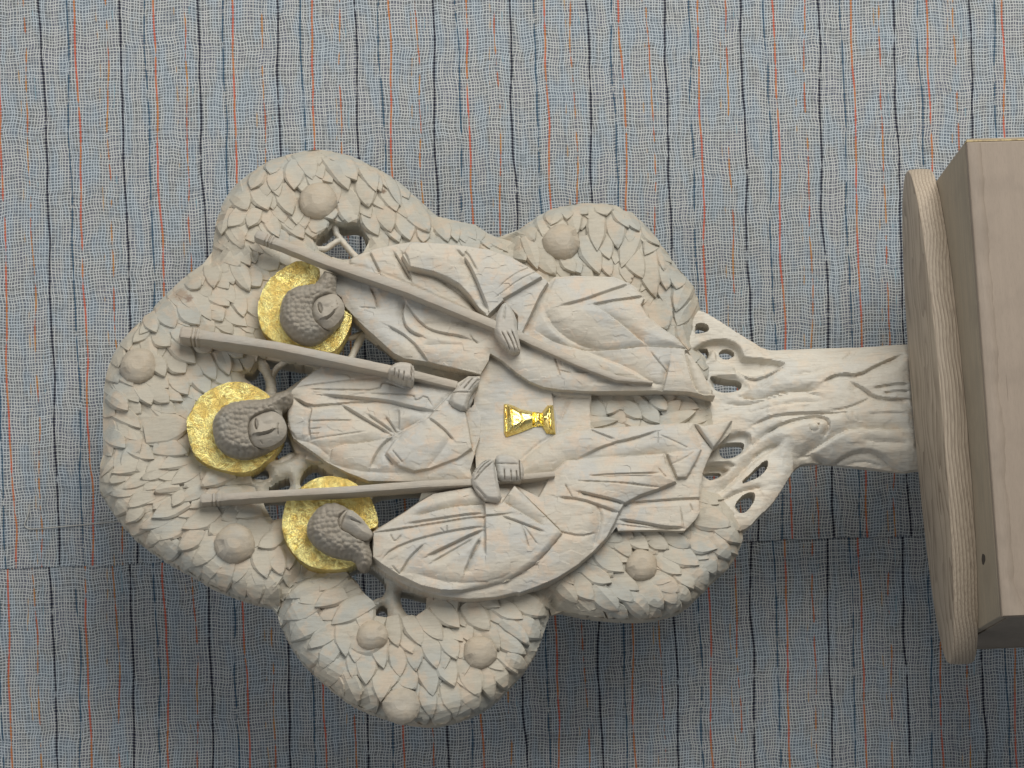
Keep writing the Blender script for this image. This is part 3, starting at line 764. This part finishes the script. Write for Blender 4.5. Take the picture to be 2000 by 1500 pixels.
br('A 1310,1040 1310,980 1305,910 1265,830 1190,730', (15, 14, 13, 13, 17)); br('A 1310,920 1335,850 1380,800 1440,760', (9, 8, 8, 9))
br('I 1180,1240 1350,1250 1500,1180 1620,1110', (9, 12, 13, 11)); br('I 1480,1180 1520,1260 1560,1340 1580,1480', (12, 12, 11, 10)); br('I 950,1480 1150,1500 1280,1460 1440,1320', (11, 10, 9, 10))
br('D 825,280 825,360 835,440 850,530', (14, 14, 14, 15)); br('D 650,470 700,430 760,410 820,400', (9, 8, 9, 10))

# ------------------------------------------------------------------ trunk
trunk_out = TH([
    ('X 1330,640 1345,600 1372,606 G 330,62 430,132 560,212 650,252 720,295 900,290 1200,277 1500,270 1745,250 1900,245', -22),
    ('G 1925,420 1950,700 1960,1050', -5),
    ('G 1960,1195 1815,1200 1750,1215 1600,1200 1400,1180 1200,1150 1040,1150 950,1180 880,1290 800,1420 740,1500 F 1780,520 1725,590', -58),
    ('X 1440,1040 1340,1030 1330,900 1330,760', -30)])
TR_H = [('G 212,140 240,122 290,132 322,170 290,202 205,212', -28), ('G 200,345 255,312 312,318 308,400 230,405 205,385', -45), ('G 380,345 430,312 490,330 503,370 440,402 390,382', -45),
        ('G 300,505 420,535 550,540 562,600 480,632 360,636', -28), ('G 385,1030 430,990 560,985 585,1010 545,1080 465,1118 400,1100', -28),
        ('G 250,1245 300,1208 425,1212 375,1260 300,1278', -38), ('G 530,1315 620,1225 700,1150 745,1125 745,1180 700,1245 600,1292', -28), ('F 1618,425 1650,370 1720,312 1778,318 1772,380 1705,472 1648,470', -28)]
tholes = [smooth_poly(T(s_, h), 2) for s_, h in TR_H]
tr = Relief(0, 70, 44, 1.5, 26, 4, 2.0)
tr.plate('X 1320,600 1430,600 1500,690 1470,760 1500,860 1560,900 1520,1000 1440,1060 1320,1060', -14, 60, 0, 40, 2)
tr.plate('G 180,345 240,300 330,268 430,262 520,300 545,350 560,400 700,400 870,425 800,480 700,515 600,520 520,480 300,450 220,420', -34, 14, 0, 5)
tr.plate('G 180,395 300,400 340,300 372,330 372,395 500,420 520,480 330,480 240,470', -20, 8, 3, 3)
tr.plate('G 310,530 570,520 600,620 380,640', -26, 14, 0, 8)
tr.plate('G 380,1000 500,940 600,940 610,1000 580,1060 460,1130 390,1110', -30, 14, 0, 7)
tr.plate('G 280,1150 520,1150 420,1220 270,1250', -24, 14, 4, 5)
tr.plate('G 270,1190 460,1195 400,1262 290,1290', -42, 14, 0, 5)
tr.folds('''G 1150,548 1230,500 1300,487 1420,495 1550,420 1740,330|12 6 34
G 1360,540 1450,595 1520,650 1620,672 1790,668|12 7 30
G 1530,588 1650,562 1785,556|9 5 16
G 1600,622 1700,610 1785,606|8 5 14
G 1200,752 1300,742 1400,710 1500,660|6 6 10
G 540,640 700,662 850,622 1000,605 1130,607|12 22 8
G 430,690 600,705 800,655 1000,610 1140,652|8 10 16
G 640,850 760,800 900,778 1200,773 1300,768|9 8 18
G 740,905 900,832 1080,793 1180,805 1208,870 1165,945|12 9 18
G 980,1080 1150,982 1300,900 1400,873 1600,880 1800,884|15 34 10
G 1090,1070 1180,1085 1250,1112 1350,1052 1480,1028 1600,1060 1700,1140 1815,1172|15 9 34
G 1010,1060 1120,1050 1260,1130|8 8 14
G 620,1015 720,930 860,840|8 14 8
G 380,1360 520,1240 620,1130 740,1040 860,975|14 26 11
G 640,1090 760,1000 850,990|7 8 14
G 430,1400 560,1330 720,1300|10 10 16
G 500,420 560,470 640,520 760,500 880,425|9 6 12
G 540,430 520,470|5 4 4
G 580,450 550,495|5 4 4
G 620,470 590,515|5 4 4
G 1300,370 1360,320 1380,280|5 6 12
G 1350,385 1400,330 1420,290|4 6 10
G 1020,370 1080,440 1140,380|3 3 5
G 1130,330 1050,320 700,300|3 4 8
G 1320,760 1325,800 1350,830|5 5 9
G 1370,755 1375,790 1400,825|4 5 8
G 600,760 900,700 1150,690|4 12 8
G 900,500 1100,470 1250,420|5 20 10
G 700,380 900,340 1120,330|4 10 18
G 1480,780 1600,770 1780,775|4 8 20
G 1450,960 1600,975 1790,985|5 12 20
G 1300,1120 1450,1085 1620,1120|5 8 14''')
for k in range(10):
    a1_, a2_ = k*.628, (k+1)*.628
    tr.fold('G %f,%f %f,%f' % (1092+36*math.cos(a1_), 872+32*math.sin(a1_), 1092+36*math.cos(a2_), 872+32*math.sin(a2_)), 6, 4, 4, False, 0)
tr.bump('G 1092,872', 7, 7, 3)
trunk = patch('trunk', smooth_poly(trunk_out, 1), tr, trunkw, root, tholes, step=2.4, back=-66, closed_back=True)

# ------------------------------------------------------------------ altar table and chalice
tb = Relief(16, 8, 1, .8, 25, 8)
tb.plate('O 395,1085 480,1100 690,1110 700,1340 600,1340 430,1385', 8, 6, 1, 1.5, 0)
tb.fold('O 540,1110 500,1200 455,1290', 4, 5, 12).fold('Q 80,560 200,450 350,355', 3, 5, 12)
table_o = T('L 1080,1040 1190,880 1340,960 1480,1080 1660,1120 O 400,1040 700,1080 695,1345 460,1400 Q 350,400 80,640 0,760 X 930,920 925,800', 16)
patch('altar_table', table_o, tb, wood, root, step=2.4, back=-14)
ch_s = 'T 497,285 540,262 700,305 880,395 1130,440 1300,470 1320,462 1450,300 1570,300 1600,600 1625,930 1430,918 1335,762 1180,762 900,880 545,1000 505,900'
ch = Relief(34, 16, 16, .35, 6, 2)
ch.fold('T 545,260 555,1000', 5, 1.3, 1.3, False, 0).fold('T 645,320 690,900', 4, 1.3, 1.5, False, 0).fold('T 1480,300 1500,920', 4, 1.3, 1.3, False, 0)
ch.plate('T 1120,430 1320,460 1340,770 1120,780', 26, 12, 10, 1.2, 0).fold('T 1135,440 1145,770', 4, 1.5, 1.5, False, 0).fold('T 1195,450 1195,765', 4, 1.5, 1.5, False, 0)
ch.fold('T 840,390 850,520 900,640 880,720 720,880', 3, 2, 7)
patch('chalice', T(ch_s, 34), ch, gold2, root, step=.9, back=8)

# ------------------------------------------------------------------ staffs
def staff(st, halfw, tops, depth, parent, knob=True):
    P = px(st); q = []
    for (x, y), w, h in zip(P, halfw, tops):
        ab = loc((x, y), h)[0]; q.append((ab[0], ab[1], h, w))
    # resample evenly with straight pieces softened
    q = np.array(q); L = np.concatenate([[0], np.cumsum(np.hypot(*(q[1:, :2]-q[:-1, :2]).T))])
    n = int(L[-1]/5); s_ = np.linspace(0, L[-1], n)
    if knob: s_ = np.unique(np.concatenate([s_, [4, 22, 24, 26, 29, 31, 34, 36, 39, 41, 44]]))
    Q = np.stack([np.interp(s_, L, q[:, k]) for k in range(4)], 1)
    sec = [(-1, -1.0), (-1, -.35), (-.86, -.1), (-.5, 0), (.1, .02), (.55, -.02), (.9, -.14), (1, -.4), (1, -1.0)]
    V_, Fs = [], []
    for i in range(len(Q)):
        t = Q[min(i+1, len(Q)-1), :2]-Q[max(i-1, 0), :2]; t /= np.hypot(*t); pr = np.array([-t[1], t[0]])
        w = Q[i, 3]; e = 0
        if knob:
            x = s_[i]
            if x < 3: w *= .9; e = -3
            elif x < 23: w *= 1.18
            elif x < 25: w *= .98; e = -2
            elif x < 30: w *= 1.22; e = 1
            elif x < 33: w *= .98; e = -2
            elif x < 38: w *= 1.2; e = 1
            elif x < 42: w *= .98; e = -1.5
        wv = 1+.05*vnoise(np.array([s_[i]]), np.array([1.0]), 18, 2)[0]*2
        for (cx, cz) in sec:
            hh = Q[i, 2]+e+(cz*9 if cz > -.9 else -depth)
            p = Q[i, :2]+pr*cx*w*wv; V_.append((p[0], p[1], hh))
    m_ = len(sec)
    for i in range(len(Q)-1):
        for k in range(m_):
            k2 = (k+1) % m_; Fs.append((i*m_+k, i*m_+k2, (i+1)*m_+k2, (i+1)*m_+k))
    Fs.append(tuple(range(m_))); Fs.append(tuple(range((len(Q)-1)*m_, len(Q)*m_))[::-1])
    V_ = np.array(V_)
    return mesh_obj('staff', tolocal(V_[:, 0], V_[:, 1], V_[:, 2]), Fs, staffw, parent, 40)

# ------------------------------------------------------------------ figures
# --- the one at the photograph's upper side
F1 = 'L 40,200 130,180 200,140 320,92 440,62 600,37 800,42 1000,62 1180,92 1350,147 1480,220 1560,275 1620,330 E 500,592 660,582 940,592 1060,640 1120,680 1168,742 1135,800 1185,880 1300,970 1400,1040 1480,1130 O 1500,780 1560,870 1620,975 1672,1080 1560,1066 1480,1048 1270,1036 900,1040 700,1045 450,1030 330,1010 220,965 120,900 60,850 0,800 L 1190,850 1180,905 1120,1005 960,965 700,900 640,895 560,885 480,845 370,745 280,665 200,585 130,510 100,440 40,400'
f1 = Relief(42, 26, 7, 1.0, 24, 1)
f1.plate('L 120,190 300,100 560,45 700,40 640,220 780,262 960,350 1100,520 1180,590 1200,620 900,480 600,340 300,225', 46, 40, 2, 3)
f1.plate('L 545,130 600,45 800,46 1000,66 1180,96 1350,150 1480,225 1560,280 1585,302 1450,380 1290,470 1168,588 1100,510 1040,430 960,345 870,296 780,258 598,220', 72, 50, 6, 1.2, 0)
f1.plate('L 1285,478 1588,305 1618,340 1560,430 1500,560 1432,700 1385,780 1390,590', 54, 10, 0, 1.6, 0)
f1.plate('E 310,975 400,830 480,655 510,600 660,590 940,600 1060,648 1120,692 1160,745 1135,800 1190,884 1300,974 1400,1044 1470,1108 1170,1090 900,1122 700,1112 520,1070 400,1005', 54, 110, 12, 1.5, 0).bump('E 760,860', 150, 70, 6)
f1.plate('O 1425,740 1462,748 1560,870 1668,1080 1560,1090 1500,1030 1472,950 1448,850', 33, 14, 6, 1.8)
f1.folds('''L 992,185 1060,300 1170,570|16 6 34
L 940,130 1000,190 1010,140 1090,290|6 6 10
L 1502,250 1400,292 1300,362 1240,422|5 4 4
L 1558,275 1400,352 1280,442 1210,492|5 4 4
E 540,825 700,790 850,730 1055,650|9 8 34
E 770,812 960,782 1160,742|9 7 24
E 780,806 960,930 1165,1088|10 30 7
E 430,860 500,980 640,1080 800,1120|10 26 14
O 1165,748 1230,830 1305,905|8 6 6
O 1310,825 1290,910 1250,1085|10 6 16
O 415,765 435,860 460,945|7 5 8
O 450,892 540,912|6 5 5
L 575,475 545,560 560,650 610,705 700,742|11 6 22
L 572,478 640,600 740,682 850,715 960,730 1040,760|9 5 20
L 440,660 600,748 735,918|9 6 26
L 365,535 345,450 315,385|8 6 14
L 230,522 360,532|5 5 8
L 312,130 345,200 382,272|9 6 18
L 488,128 550,230 612,330|11 6 12
L 540,120 590,200 610,330|6 6 18
L 640,930 880,985|5 4 7
L 620,910 940,965|4 4 10
L 1700,880 1720,960|3 3 3
L 680,650 900,620 1080,640|6 24 24
L 700,800 860,790 1000,800|4 12 12
O 560,700 800,790 1000,870 1180,980|7 30 10
O 560,905 800,900 1000,1000|5 30 8
E 1110,690 1240,770|4 5 12
O 700,980 1000,960 1270,1000|5 16 12
L 840,330 960,420 1100,540|6 10 20
L 1045,725 1065,760 1100,790|8 4 6''')
f1.folds('''L 598,224 780,266 870,302 962,352 1042,438 1105,520 1170,594|8 3 16''', H=70)
f1.folds('''L 1620,342 1560,434 1500,566 1434,702|9 14 4
E 1470,1112 1170,1095 900,1127 700,1117 520,1075 400,1010|8 4 14''', H=53)
fig1 = patch('robed_figure', smooth_poly(T(F1, 46), 0), f1, wood, root, step=1.25, back=-8)
tag(fig1, 'robed figure bending forward, on the side of the leaning thick staff')
# --- the middle one
F2 = 'M 85,640 100,560 120,480 200,400 300,330 360,295 600,300 860,340 1000,330 1100,400 1400,430 1500,368 1592,368 1582,440 1500,640 1552,568 1600,680 1592,850 1545,990 1515,1100 1535,1190 1300,1185 1000,1190 720,1185 560,1120 420,1050 300,970 200,900 130,850 90,760'
f2 = Relief(42, 34, 10, 1.0, 24, 2)
f2.plate('M 75,640 140,545 250,610 278,625 252,740 266,872 120,855', 38, 10, 2, 2)
f2.plate('M 1480,650 1552,568 1602,680 1594,850 1545,990 1525,940 1508,800', 26, 8, 2, 1.5, 0)
f2.plate('M 1180,695 1370,500 1480,655 1510,800 1530,930 1420,1010 1200,1090 1080,1110 960,1070 850,975 930,860 1020,775', 58, 60, 9, 1.6, 0)
f2.folds('''M 1482,655 1510,800 1532,935|8 4 8
M 1180,700 1270,600 1372,500|5 10 4
M 135,545 255,614 420,597 600,572 760,563|8 6 12
M 278,625 250,740 268,872|7 4 8
M 240,480 500,484 805,486 832,420 920,445 1000,475|7 5 7
M 740,515 1070,520 1088,577 1165,523 1218,612|7 5 7
M 365,525 600,545 860,570 1050,620 1225,652|13 8 30
M 500,592 700,718 885,822|11 6 30
M 258,726 590,720|7 5 8
M 258,787 350,780|6 4 5
M 262,827 335,822|6 4 5
M 260,870 500,835 700,808|5 6 9
M 955,630 957,795|8 7 18
M 715,678 820,750 912,812|8 7 14
M 855,695 942,812|8 6 12
M 413,1022 436,910 700,890 850,855 930,820 1180,682|10 24 8
M 738,1085 770,1000 830,910 910,845|12 8 24
M 905,965 985,1062|7 5 8
M 850,980 915,1072|6 8 12
M 1188,708 1290,790 1385,892|8 5 14
M 1325,578 1400,610 1480,655|6 5 8
M 930,900 1000,800 1160,730|8 12 20
M 1170,1110 1290,980 1360,870|4 16 16
M 140,460 500,420 800,380|4 6 10
M 300,980 500,1080 760,1130 1100,1120|6 24 24
M 160,860 300,900 420,1000|5 16 16''')
fig2 = patch('robed_figure', smooth_poly(T(F2, 42), 0), f2, wood, root, step=1.25, back=-8)
tag(fig2, 'robed figure seated upright in the middle with one arm across the lap')
# --- the one at the photograph's lower side
F3 = 'N 100,650 200,590 330,510 440,430 540,370 820,322 900,300 X 1000,930 Q 20,700 80,580 160,500 350,358 450,330 560,320 640,308 900,295 1200,275 1480,260 1560,290 1800,245 1785,340 1705,420 1640,478 1590,580 1552,680 1545,780 1530,900 1538,980 1500,1050 1410,1140 1200,1130 870,1140 F 770,545 700,640 600,745 480,845 340,935 200,995 60,1045 N 1150,1100 1000,1135 800,1150 600,1130 450,1090 320,1040 200,965 110,900 85,740'
f3 = Relief(24, 8, 2, 1.0, 24, 3)
f3.plate('Q -60,760 80,590 200,480 350,362 450,332 560,322 640,310 1000,290 1482,262 1545,480 1500,620 1240,512 600,545 440,570 330,660', 34, 26, 9, 2, 0)
f3.plate('Q 1490,270 1562,292 1795,248 1700,400 1640,476', 36, 10, 3, 1.5, 0)
f3.plate('Q 1262,520 1545,482 1500,580 1425,715 1345,718', 36, 10, 3, 1.5, 0)
f3.plate('N 100,650 200,590 330,510 540,370 820,322 1000,300 1130,305 Q 220,860 330,662 440,572 600,548 900,535 1242,508 1262,600 1325,722 1345,740 1200,800 1050,850 920,920 880,990 840,1080 F 700,630 600,735 480,835 340,925 200,985 60,1035 N 1150,1092 1000,1127 800,1142 600,1122 450,1082 320,1032 200,955 115,893 90,740', 50, 60, 12, 1.6, 0)
f3.plate('N 105,655 200,592 330,512 440,434 540,374 820,326 925,440 1040,440 1130,312 1300,480 1478,660 1400,760 1300,870 1200,940 1080,1005 900,1050 740,1080 600,1078 450,1045 300,975 180,900 100,840', 68, 70, 8, 1.6, 0)
f3.folds('''N 1130,312 1300,480 1480,662|8 4 4
N 1480,662 1400,764 1300,874 1200,944 1080,1009 900,1054 740,1084|10 4 12
N 912,440 915,640 918,835|12 5 30
N 400,547 650,482 912,455|12 16 7
N 355,603 640,562 905,525|8 6 14
N 115,667 500,612 900,547 1000,540 1110,530|8 5 10
N 175,860 240,790 420,720 650,665 908,625|7 6 12
N 500,842 700,745 905,648|12 7 24
N 535,885 680,800 835,708|8 8 20
N 768,965 820,830 875,715|12 8 20
N 885,715 800,870|5 8 14
N 298,968 370,850 468,762|9 6 10
N 245,910 300,970|7 6 6
N 1035,548 1180,602 1345,662|8 6 10
N 1045,438 1180,520 1345,617|10 22 8
N 1183,608 1232,775|7 5 8
N 1190,615 1292,752|6 5 7
N 228,675 262,742 312,688|7 6 8
N 640,618 640,672|6 5 5
N 590,640 620,670|5 5 5
N 1500,308 1530,380|4 4 6
N 400,960 700,1040 1000,1010 1150,930|6 20 24''', H=60)
f3.folds('''Q 630,702 900,686 1210,675|9 6 8
Q 700,712 900,700 1100,698|5 6 16
Q 540,745 900,757 1205,786|8 5 9
Q 545,832 700,870 830,893 930,918|12 6 16
Q 380,875 560,893 740,955 875,992|9 7 14
Q 435,768 492,885|6 5 7
Q 545,835 545,862|6 4 4
Q 1195,635 1260,710|6 5 8
Q 700,935 732,1040 700,1180 670,1265|9 10 26
Q 400,1160 560,1195 680,1160|5 6 14''', H=50)
f3.folds('''Q 1185,338 1000,400 800,442 560,550|9 26 7
Q 1190,342 1190,442|6 4 6
Q 1200,368 1320,420 1445,482|5 5 9
Q 1485,262 1560,380 1640,480|9 8 8
Q 640,320 740,368 830,402|6 6 20
Q 1280,620 1400,570 1500,500|4 8 8''', H=34)
f3.folds('''Q 880,1062 1050,1085 1220,1122 1400,1130|12 8 10
Q 1370,965 1385,1050 1392,1135|6 5 6
Q 1447,928 1472,990|6 5 8
Q 950,925 1200,905 1450,888 1590,890|8 6 14
Q 1540,760 1530,900 1535,1000|4 5 8
Q 880,1100 1100,1125 1300,1132|5 5 12''', H=24)
fig3 = patch('robed_figure', smooth_poly(T(F3, 34), 0), f3, wood, root, step=1.25, back=-12)
tag(fig3, 'robed figure with a rounded back and both hands around a thin straight staff')

# halos
def halo(st, parent, H=34, lab=None):
    r = Relief(H, 5, 1.5, 2.6, 24, 6, 1.5)
    o = patch('halo', smooth_poly(T(st, H), 1), r, gold, parent, step=2.0, back=-20, sharp=50)
    return o
halo('J 640,172 500,240 380,320 270,420 190,560 145,720 145,850 180,980 240,1090 380,1180 600,1260 1060,1310 1150,1225 1250,1060 1305,900 1290,835 1230,802 1100,700 950,560 860,430 925,292 800,220', fig1)
halo('I 965,182 830,160 700,170 540,230 400,310 330,370 260,460 205,585 162,625 165,800 200,960 260,1110 380,1220 560,1300 740,1340 880,1350 1000,1330 1110,1280 1290,1120 1400,970 1450,870 1300,700 1300,400 1215,330 1130,260', fig2)
halo('K 445,330 560,250 700,200 850,185 1000,220 1120,268 1250,380 1310,430 1390,600 1430,760 1420,825 1340,860 1200,950 1180,1240 1130,1330 1000,1370 820,1385 640,1370 500,1310 380,1220 270,1070 210,920 195,800 220,640 250,520 320,420', fig3)

# heads: hair with carved curls, and the face set into it
def head(hair_s, face_s, parent, Hh, Hf, feats, extra=()):
    fp = smooth_poly(T(face_s, Hf), 1)
    r = Relief(Hh, 24, 30, .3, 8, 3, 2.0); r.curls(9.5, 6.5)
    hp = smooth_poly(T(hair_s, Hh-8), 1)
    r.ops.append(('p', fp, Hh-24, 8, 0, 2.5, 0))
    for e in extra: r.fold(e, 5, 4, 6)
    ho = patch('hair', hp, r, hairw, parent, step=1.3, back=28, sharp=60)
    g = Relief(Hf, 24, 16, .3, 12, 4, 2.0)
    for k in feats:
        if k[0] == 'f': g.fold(k[1], *k[2:])
        elif k[0] == 'p': g.plate(k[1], *k[2:])
        else: g.bump(k[1], *k[2:])
    fo = patch('face', fp, g, facew, parent, step=1.1, back=40, sharp=60)
head('J 412,780 432,650 500,520 600,462 760,432 860,420 935,300 965,262 1110,320 1105,450 1095,555 1195,640 1210,760 1180,860 1060,1000 940,1100 830,1155 700,1150 560,1080 455,960 412,860',
     'J 812,760 822,680 880,605 1000,560 1090,555 1160,610 1208,700 1205,795 1150,885 1060,972 960,985 870,925 822,840', fig1, 84, 90,
     [('p', 'J 868,700 895,690 925,730 938,800 915,830 880,780', 80, 6, 0, 1.5, 1), ('f', 'J 885,690 890,760 925,820', 12, 4, 6), ('f', 'J 1060,905 1040,870', 3, 3, 3), ('f', 'J 1110,655 1120,715', 5, 3, 4),
      ('f', 'J 945,880 1010,868 1078,795', -10, 18, 4, False), ('f', 'J 975,897 1035,858 1085,797', 9, 2, 5), ('f', 'J 1035,745 1085,762', 4, 2.5, 2.5), ('b', 'J 1000,690', 12, 10, 3)],
     ['J 700,820 710,720 780,620 900,560', 'J 960,540 1100,440'])
head('I 492,760 502,620 580,500 700,420 830,380 960,368 1190,360 1330,290 1480,250 1545,285 1552,370 1485,470 1380,525 1460,680 1470,770 1440,870 1330,960 1200,1040 1040,1110 900,1125 760,1100 620,1030 530,930',
     'I 965,720 990,640 1070,580 1240,515 1345,542 1425,622 1468,740 1445,862 1330,952 1230,992 1100,1000 1010,960 970,850', fig2, 84, 91,
     [('p', 'I 1045,630 1078,640 1095,720 1080,805 1052,785 1034,700', 82, 6, 0, 1.5, 1), ('f', 'I 1065,620 1050,700 1078,790', 13, 4, 7), ('f', 'I 1120,925 1150,965', 5, 3, 3), ('f', 'I 1060,845 1190,832 1275,800', -10, 20, 4, False), ('f', 'I 1078,868 1200,846 1275,815 1292,770', 10, 2, 5),
      ('f', 'I 1362,690 1345,760 1355,850', 9, 4, 4), ('b', 'I 1240,640', 16, 14, 3)],
     ['I 1330,540 1290,470 1150,520'])
head('K 510,850 530,740 620,600 720,520 850,497 950,520 1060,590 1200,680 1300,800 1350,870 1362,930 1300,1010 1350,1150 1350,1280 1280,1370 1180,1350 1130,1220 950,1200 800,1160 680,1090 580,1000 530,920',
     'K 918,770 930,690 1000,612 1075,592 1180,665 1290,795 1345,880 1352,935 1280,995 1180,982 1060,900 950,845', fig3, 84, 91,
     [('p', 'K 1030,620 1010,700 950,830 935,800 970,700', 80, 6, 0, 1.5, 1), ('p', 'K 1070,640 1110,620 1105,665 1075,690', 82, 6, 0, 1.5, 1), ('f', 'K 1035,612 985,700 945,820', 12, 4, 8), ('f', 'K 1050,700 1120,722 1192,768', -9, 16, 10, False), ('f', 'K 1070,742 1130,762 1190,782 1203,800', 9, 2, 4), ('f', 'K 1240,850 1270,830', 4, 2.5, 2.5), ('f', 'K 1040,640 1080,680', 5, 3, 3)],
     ['K 930,850 1050,910 1190,1010', 'K 1150,1040 1280,1040'])

# staffs (the grip of each is covered by its hand)
staff('C 372,655 C 640,762 L 0,187 L 600,392 L 1220,648 O 130,612 O 600,832 O 900,950 O 1180,985', (7.5, 7.5, 8.8, 9, 8.6, 8, 7, 5.5, 2.5), (60, 72, 80, 78, 70, 62, 60, 58, 50), 34, fig1)
staff('A 642,550 A 1200,632 M 0,138 M 400,222 M 860,318 M 1100,368 M 1410,445', (10, 8.3, 8.3, 8.6, 9, 8, 7.5), (56, 74, 84, 86, 76, 62, 54), 62, fig2)
staff('B 788,463 B 1300,428 B 1875,397 N 500,312 N 850,298 N 1190,262 N 1420,240', (7.6, 7, 7, 7, 6.6, 6, 5.5), (40, 66, 82, 78, 66, 58, 54), 44, fig3)

# hands
def hand(st, H, feats, parent, back=20, drop=10, ew=9, plates=()):
    r = Relief(H, ew, drop, .3, 12, 5)
    for p_ in plates: r.plate(*p_)
    r.folds(feats)
    r.ops = [o if o[0] != 'f' else (o[0], o[1], o[2]*2.1, o[3]*1.25, o[4]*1.25, o[5]) for o in r.ops]
    return patch('hand', smooth_poly(T(st, H), 1), r, handw, parent, step=1.3, back=back, sharp=50)
hand('L 1225,640 1238,560 1290,475 1325,490 1385,585 1392,700 1412,785 1417,838 1370,848 1320,825 1262,765 1222,690', 76,
     '''L 1275,700 1310,770 1340,832|6 2.5 3
L 1312,700 1345,760 1375,842|6 2.5 3
L 1345,690 1375,760 1400,838|6 2.5 3
L 1300,500 1290,620|3 6 6''', fig1)
hand('M 870,345 880,300 945,255 1040,262 1080,290 1078,400 1050,410 1030,398 995,400 960,380 930,368', 98,
     '''M 925,315 918,375|6 2.5 2.5
M 958,330 952,388|6 2.5 2.5
M 998,335 990,405|6 2.5 2.5
M 1060,270 1050,405|7 2.5 5''', fig2, 30)
hand('M 1340,590 1372,500 1420,440 1500,368 1592,370 1582,440 1530,490 1505,560 1480,652', 66,
     '''M 1460,478 1500,430 1550,368|6 2.5 3
M 1500,490 1540,440 1588,390|6 2.5 3
M 1430,450 1470,410|4 2.5 2.5
M 1375,500 1510,500|4 3 6''', fig2)
hand('N 825,320 815,250 870,160 972,108 1000,200 1012,300 1048,440 930,432 880,395', 80,
     '''N 828,240 875,170 950,118|5 2.2 2.2
N 850,250 895,185 965,130|5 2.2 2.2
N 840,290 900,215 975,150|5 2.2 2.2
N 985,120 1000,290|3 4 6
N 850,330 930,420|4 6 6''', fig3)
hand('N 985,105 1060,85 1130,100 1182,140 1205,215 1185,282 1130,284 1010,286 998,200', 76,
     '''N 1055,205 1060,280|6 2.5 2.5
N 1102,210 1108,282|6 2.5 2.5
N 1143,215 1148,282|6 2.5 2.5
N 1165,130 1172,280|7 2.5 4
N 1000,165 1160,170|3 4 6''', fig3)

# ------------------------------------------------------------------ wooden box under the board
ab = A0+BASE_T+0.6
c1 = loc_on_a((1887, 270), ab); c2 = loc_on_a((1957, 1205), ab)
ex = (c1-c2)[:2]; Wd = float(np.hypot(*ex)); ex = ex/Wd
rz = math.atan2(ex[1], ex[0]); depth = 560.0; Hb = 420.0
print('box rot', math.degrees(rz), 'W', Wd, 'front h', c1 @ NRM, c2 @ NRM)
bx = empty('wooden_box', (c2[0]*U, c2[1]*U, (-ab-Hb)*U), rz)
tag(bx, 'brown plywood box with worn edges carrying the oval board', 'box')
def bbox(name, lo, hi, mat, bev=1.5):
    return box_mesh(name, tuple(np.array(lo)*U), tuple(np.array(hi)*U), mat, bx, bev*U)
t_ = 17.0
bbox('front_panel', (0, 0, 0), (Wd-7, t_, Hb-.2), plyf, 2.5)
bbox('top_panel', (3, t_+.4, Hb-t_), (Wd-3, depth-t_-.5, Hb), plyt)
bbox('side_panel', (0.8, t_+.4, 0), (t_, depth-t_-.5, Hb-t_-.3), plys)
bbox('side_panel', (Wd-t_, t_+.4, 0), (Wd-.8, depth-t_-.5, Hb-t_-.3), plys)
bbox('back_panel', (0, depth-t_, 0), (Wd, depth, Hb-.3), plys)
# plywood layers showing on the far corner and the filler along the front's upper edge
bbox('corner_layer', (Wd-6.6, 1.0, 0), (Wd-3.6, t_-1, Hb-.4), plye, .6)
bbox('corner_layer', (Wd-3.2, 2.4, 0), (Wd-.3, t_-1, Hb-1.6), plyt, .6)

# worn filler strip along the front's upper edge, its lower border uneven
def edge_strip():
    n = 90; v_, f_ = [], []
    for i in range(n+1):
        x = 2+(Wd-12)*i/n
        lowz = Hb-26-7*vnoise(np.array([x*1.0]), np.array([0.0]), 40, 3)[0]-4*vnoise(np.array([x*1.0]), np.array([5.0]), 9, 4)[0]
        if x < 60: lowz -= (60-x)*.35
        top = Hb-1.2-1.2*abs(vnoise(np.array([x*1.0]), np.array([9.0]), 8, 5)[0])*2
        for y, z in ((-.1, lowz-.6), (-1.3, lowz+1), (-1.6, top-2.5), (-.2, top)): v_.append((x*U, y*U, z*U))
    for i in range(n):
        for k in range(3):
            a = i*4+k; f_.append((a, a+4, a+5, a+1))
    return mesh_obj('edge_filler', v_, f_, fillm, bx, 40)
edge_strip()

# a nail hole and a few dents
def on_box(p, plane_a=None, out=0.0):
    w = loc_on_a(p, ab)[:2]-c2[:2]
    return np.array([w @ ex, w @ np.array([-ex[1], ex[0]])])
dark, _, pb = new_mat('dark_nail_hole'); pb.inputs['Base Color'].default_value = (.05, .04, .03, 1); pb.inputs['Roughness'].default_value = .9
q = on_box((1921, 1092)); vv = [(q[0]*U, q[1]*U, (Hb+.5)*U)]; ff = []
for k in range(14):
    t = 2*math.pi*k/14; vv.append(((q[0]+10*math.cos(t)*(1+.15*math.sin(3*t)))*U, (q[1]+17*math.sin(t))*U, (Hb+.15)*U))
for k in range(14): ff.append((0, 1+k, 1+(k+1) % 14))
mesh_obj('nail_hole', vv, ff, dark, bx)
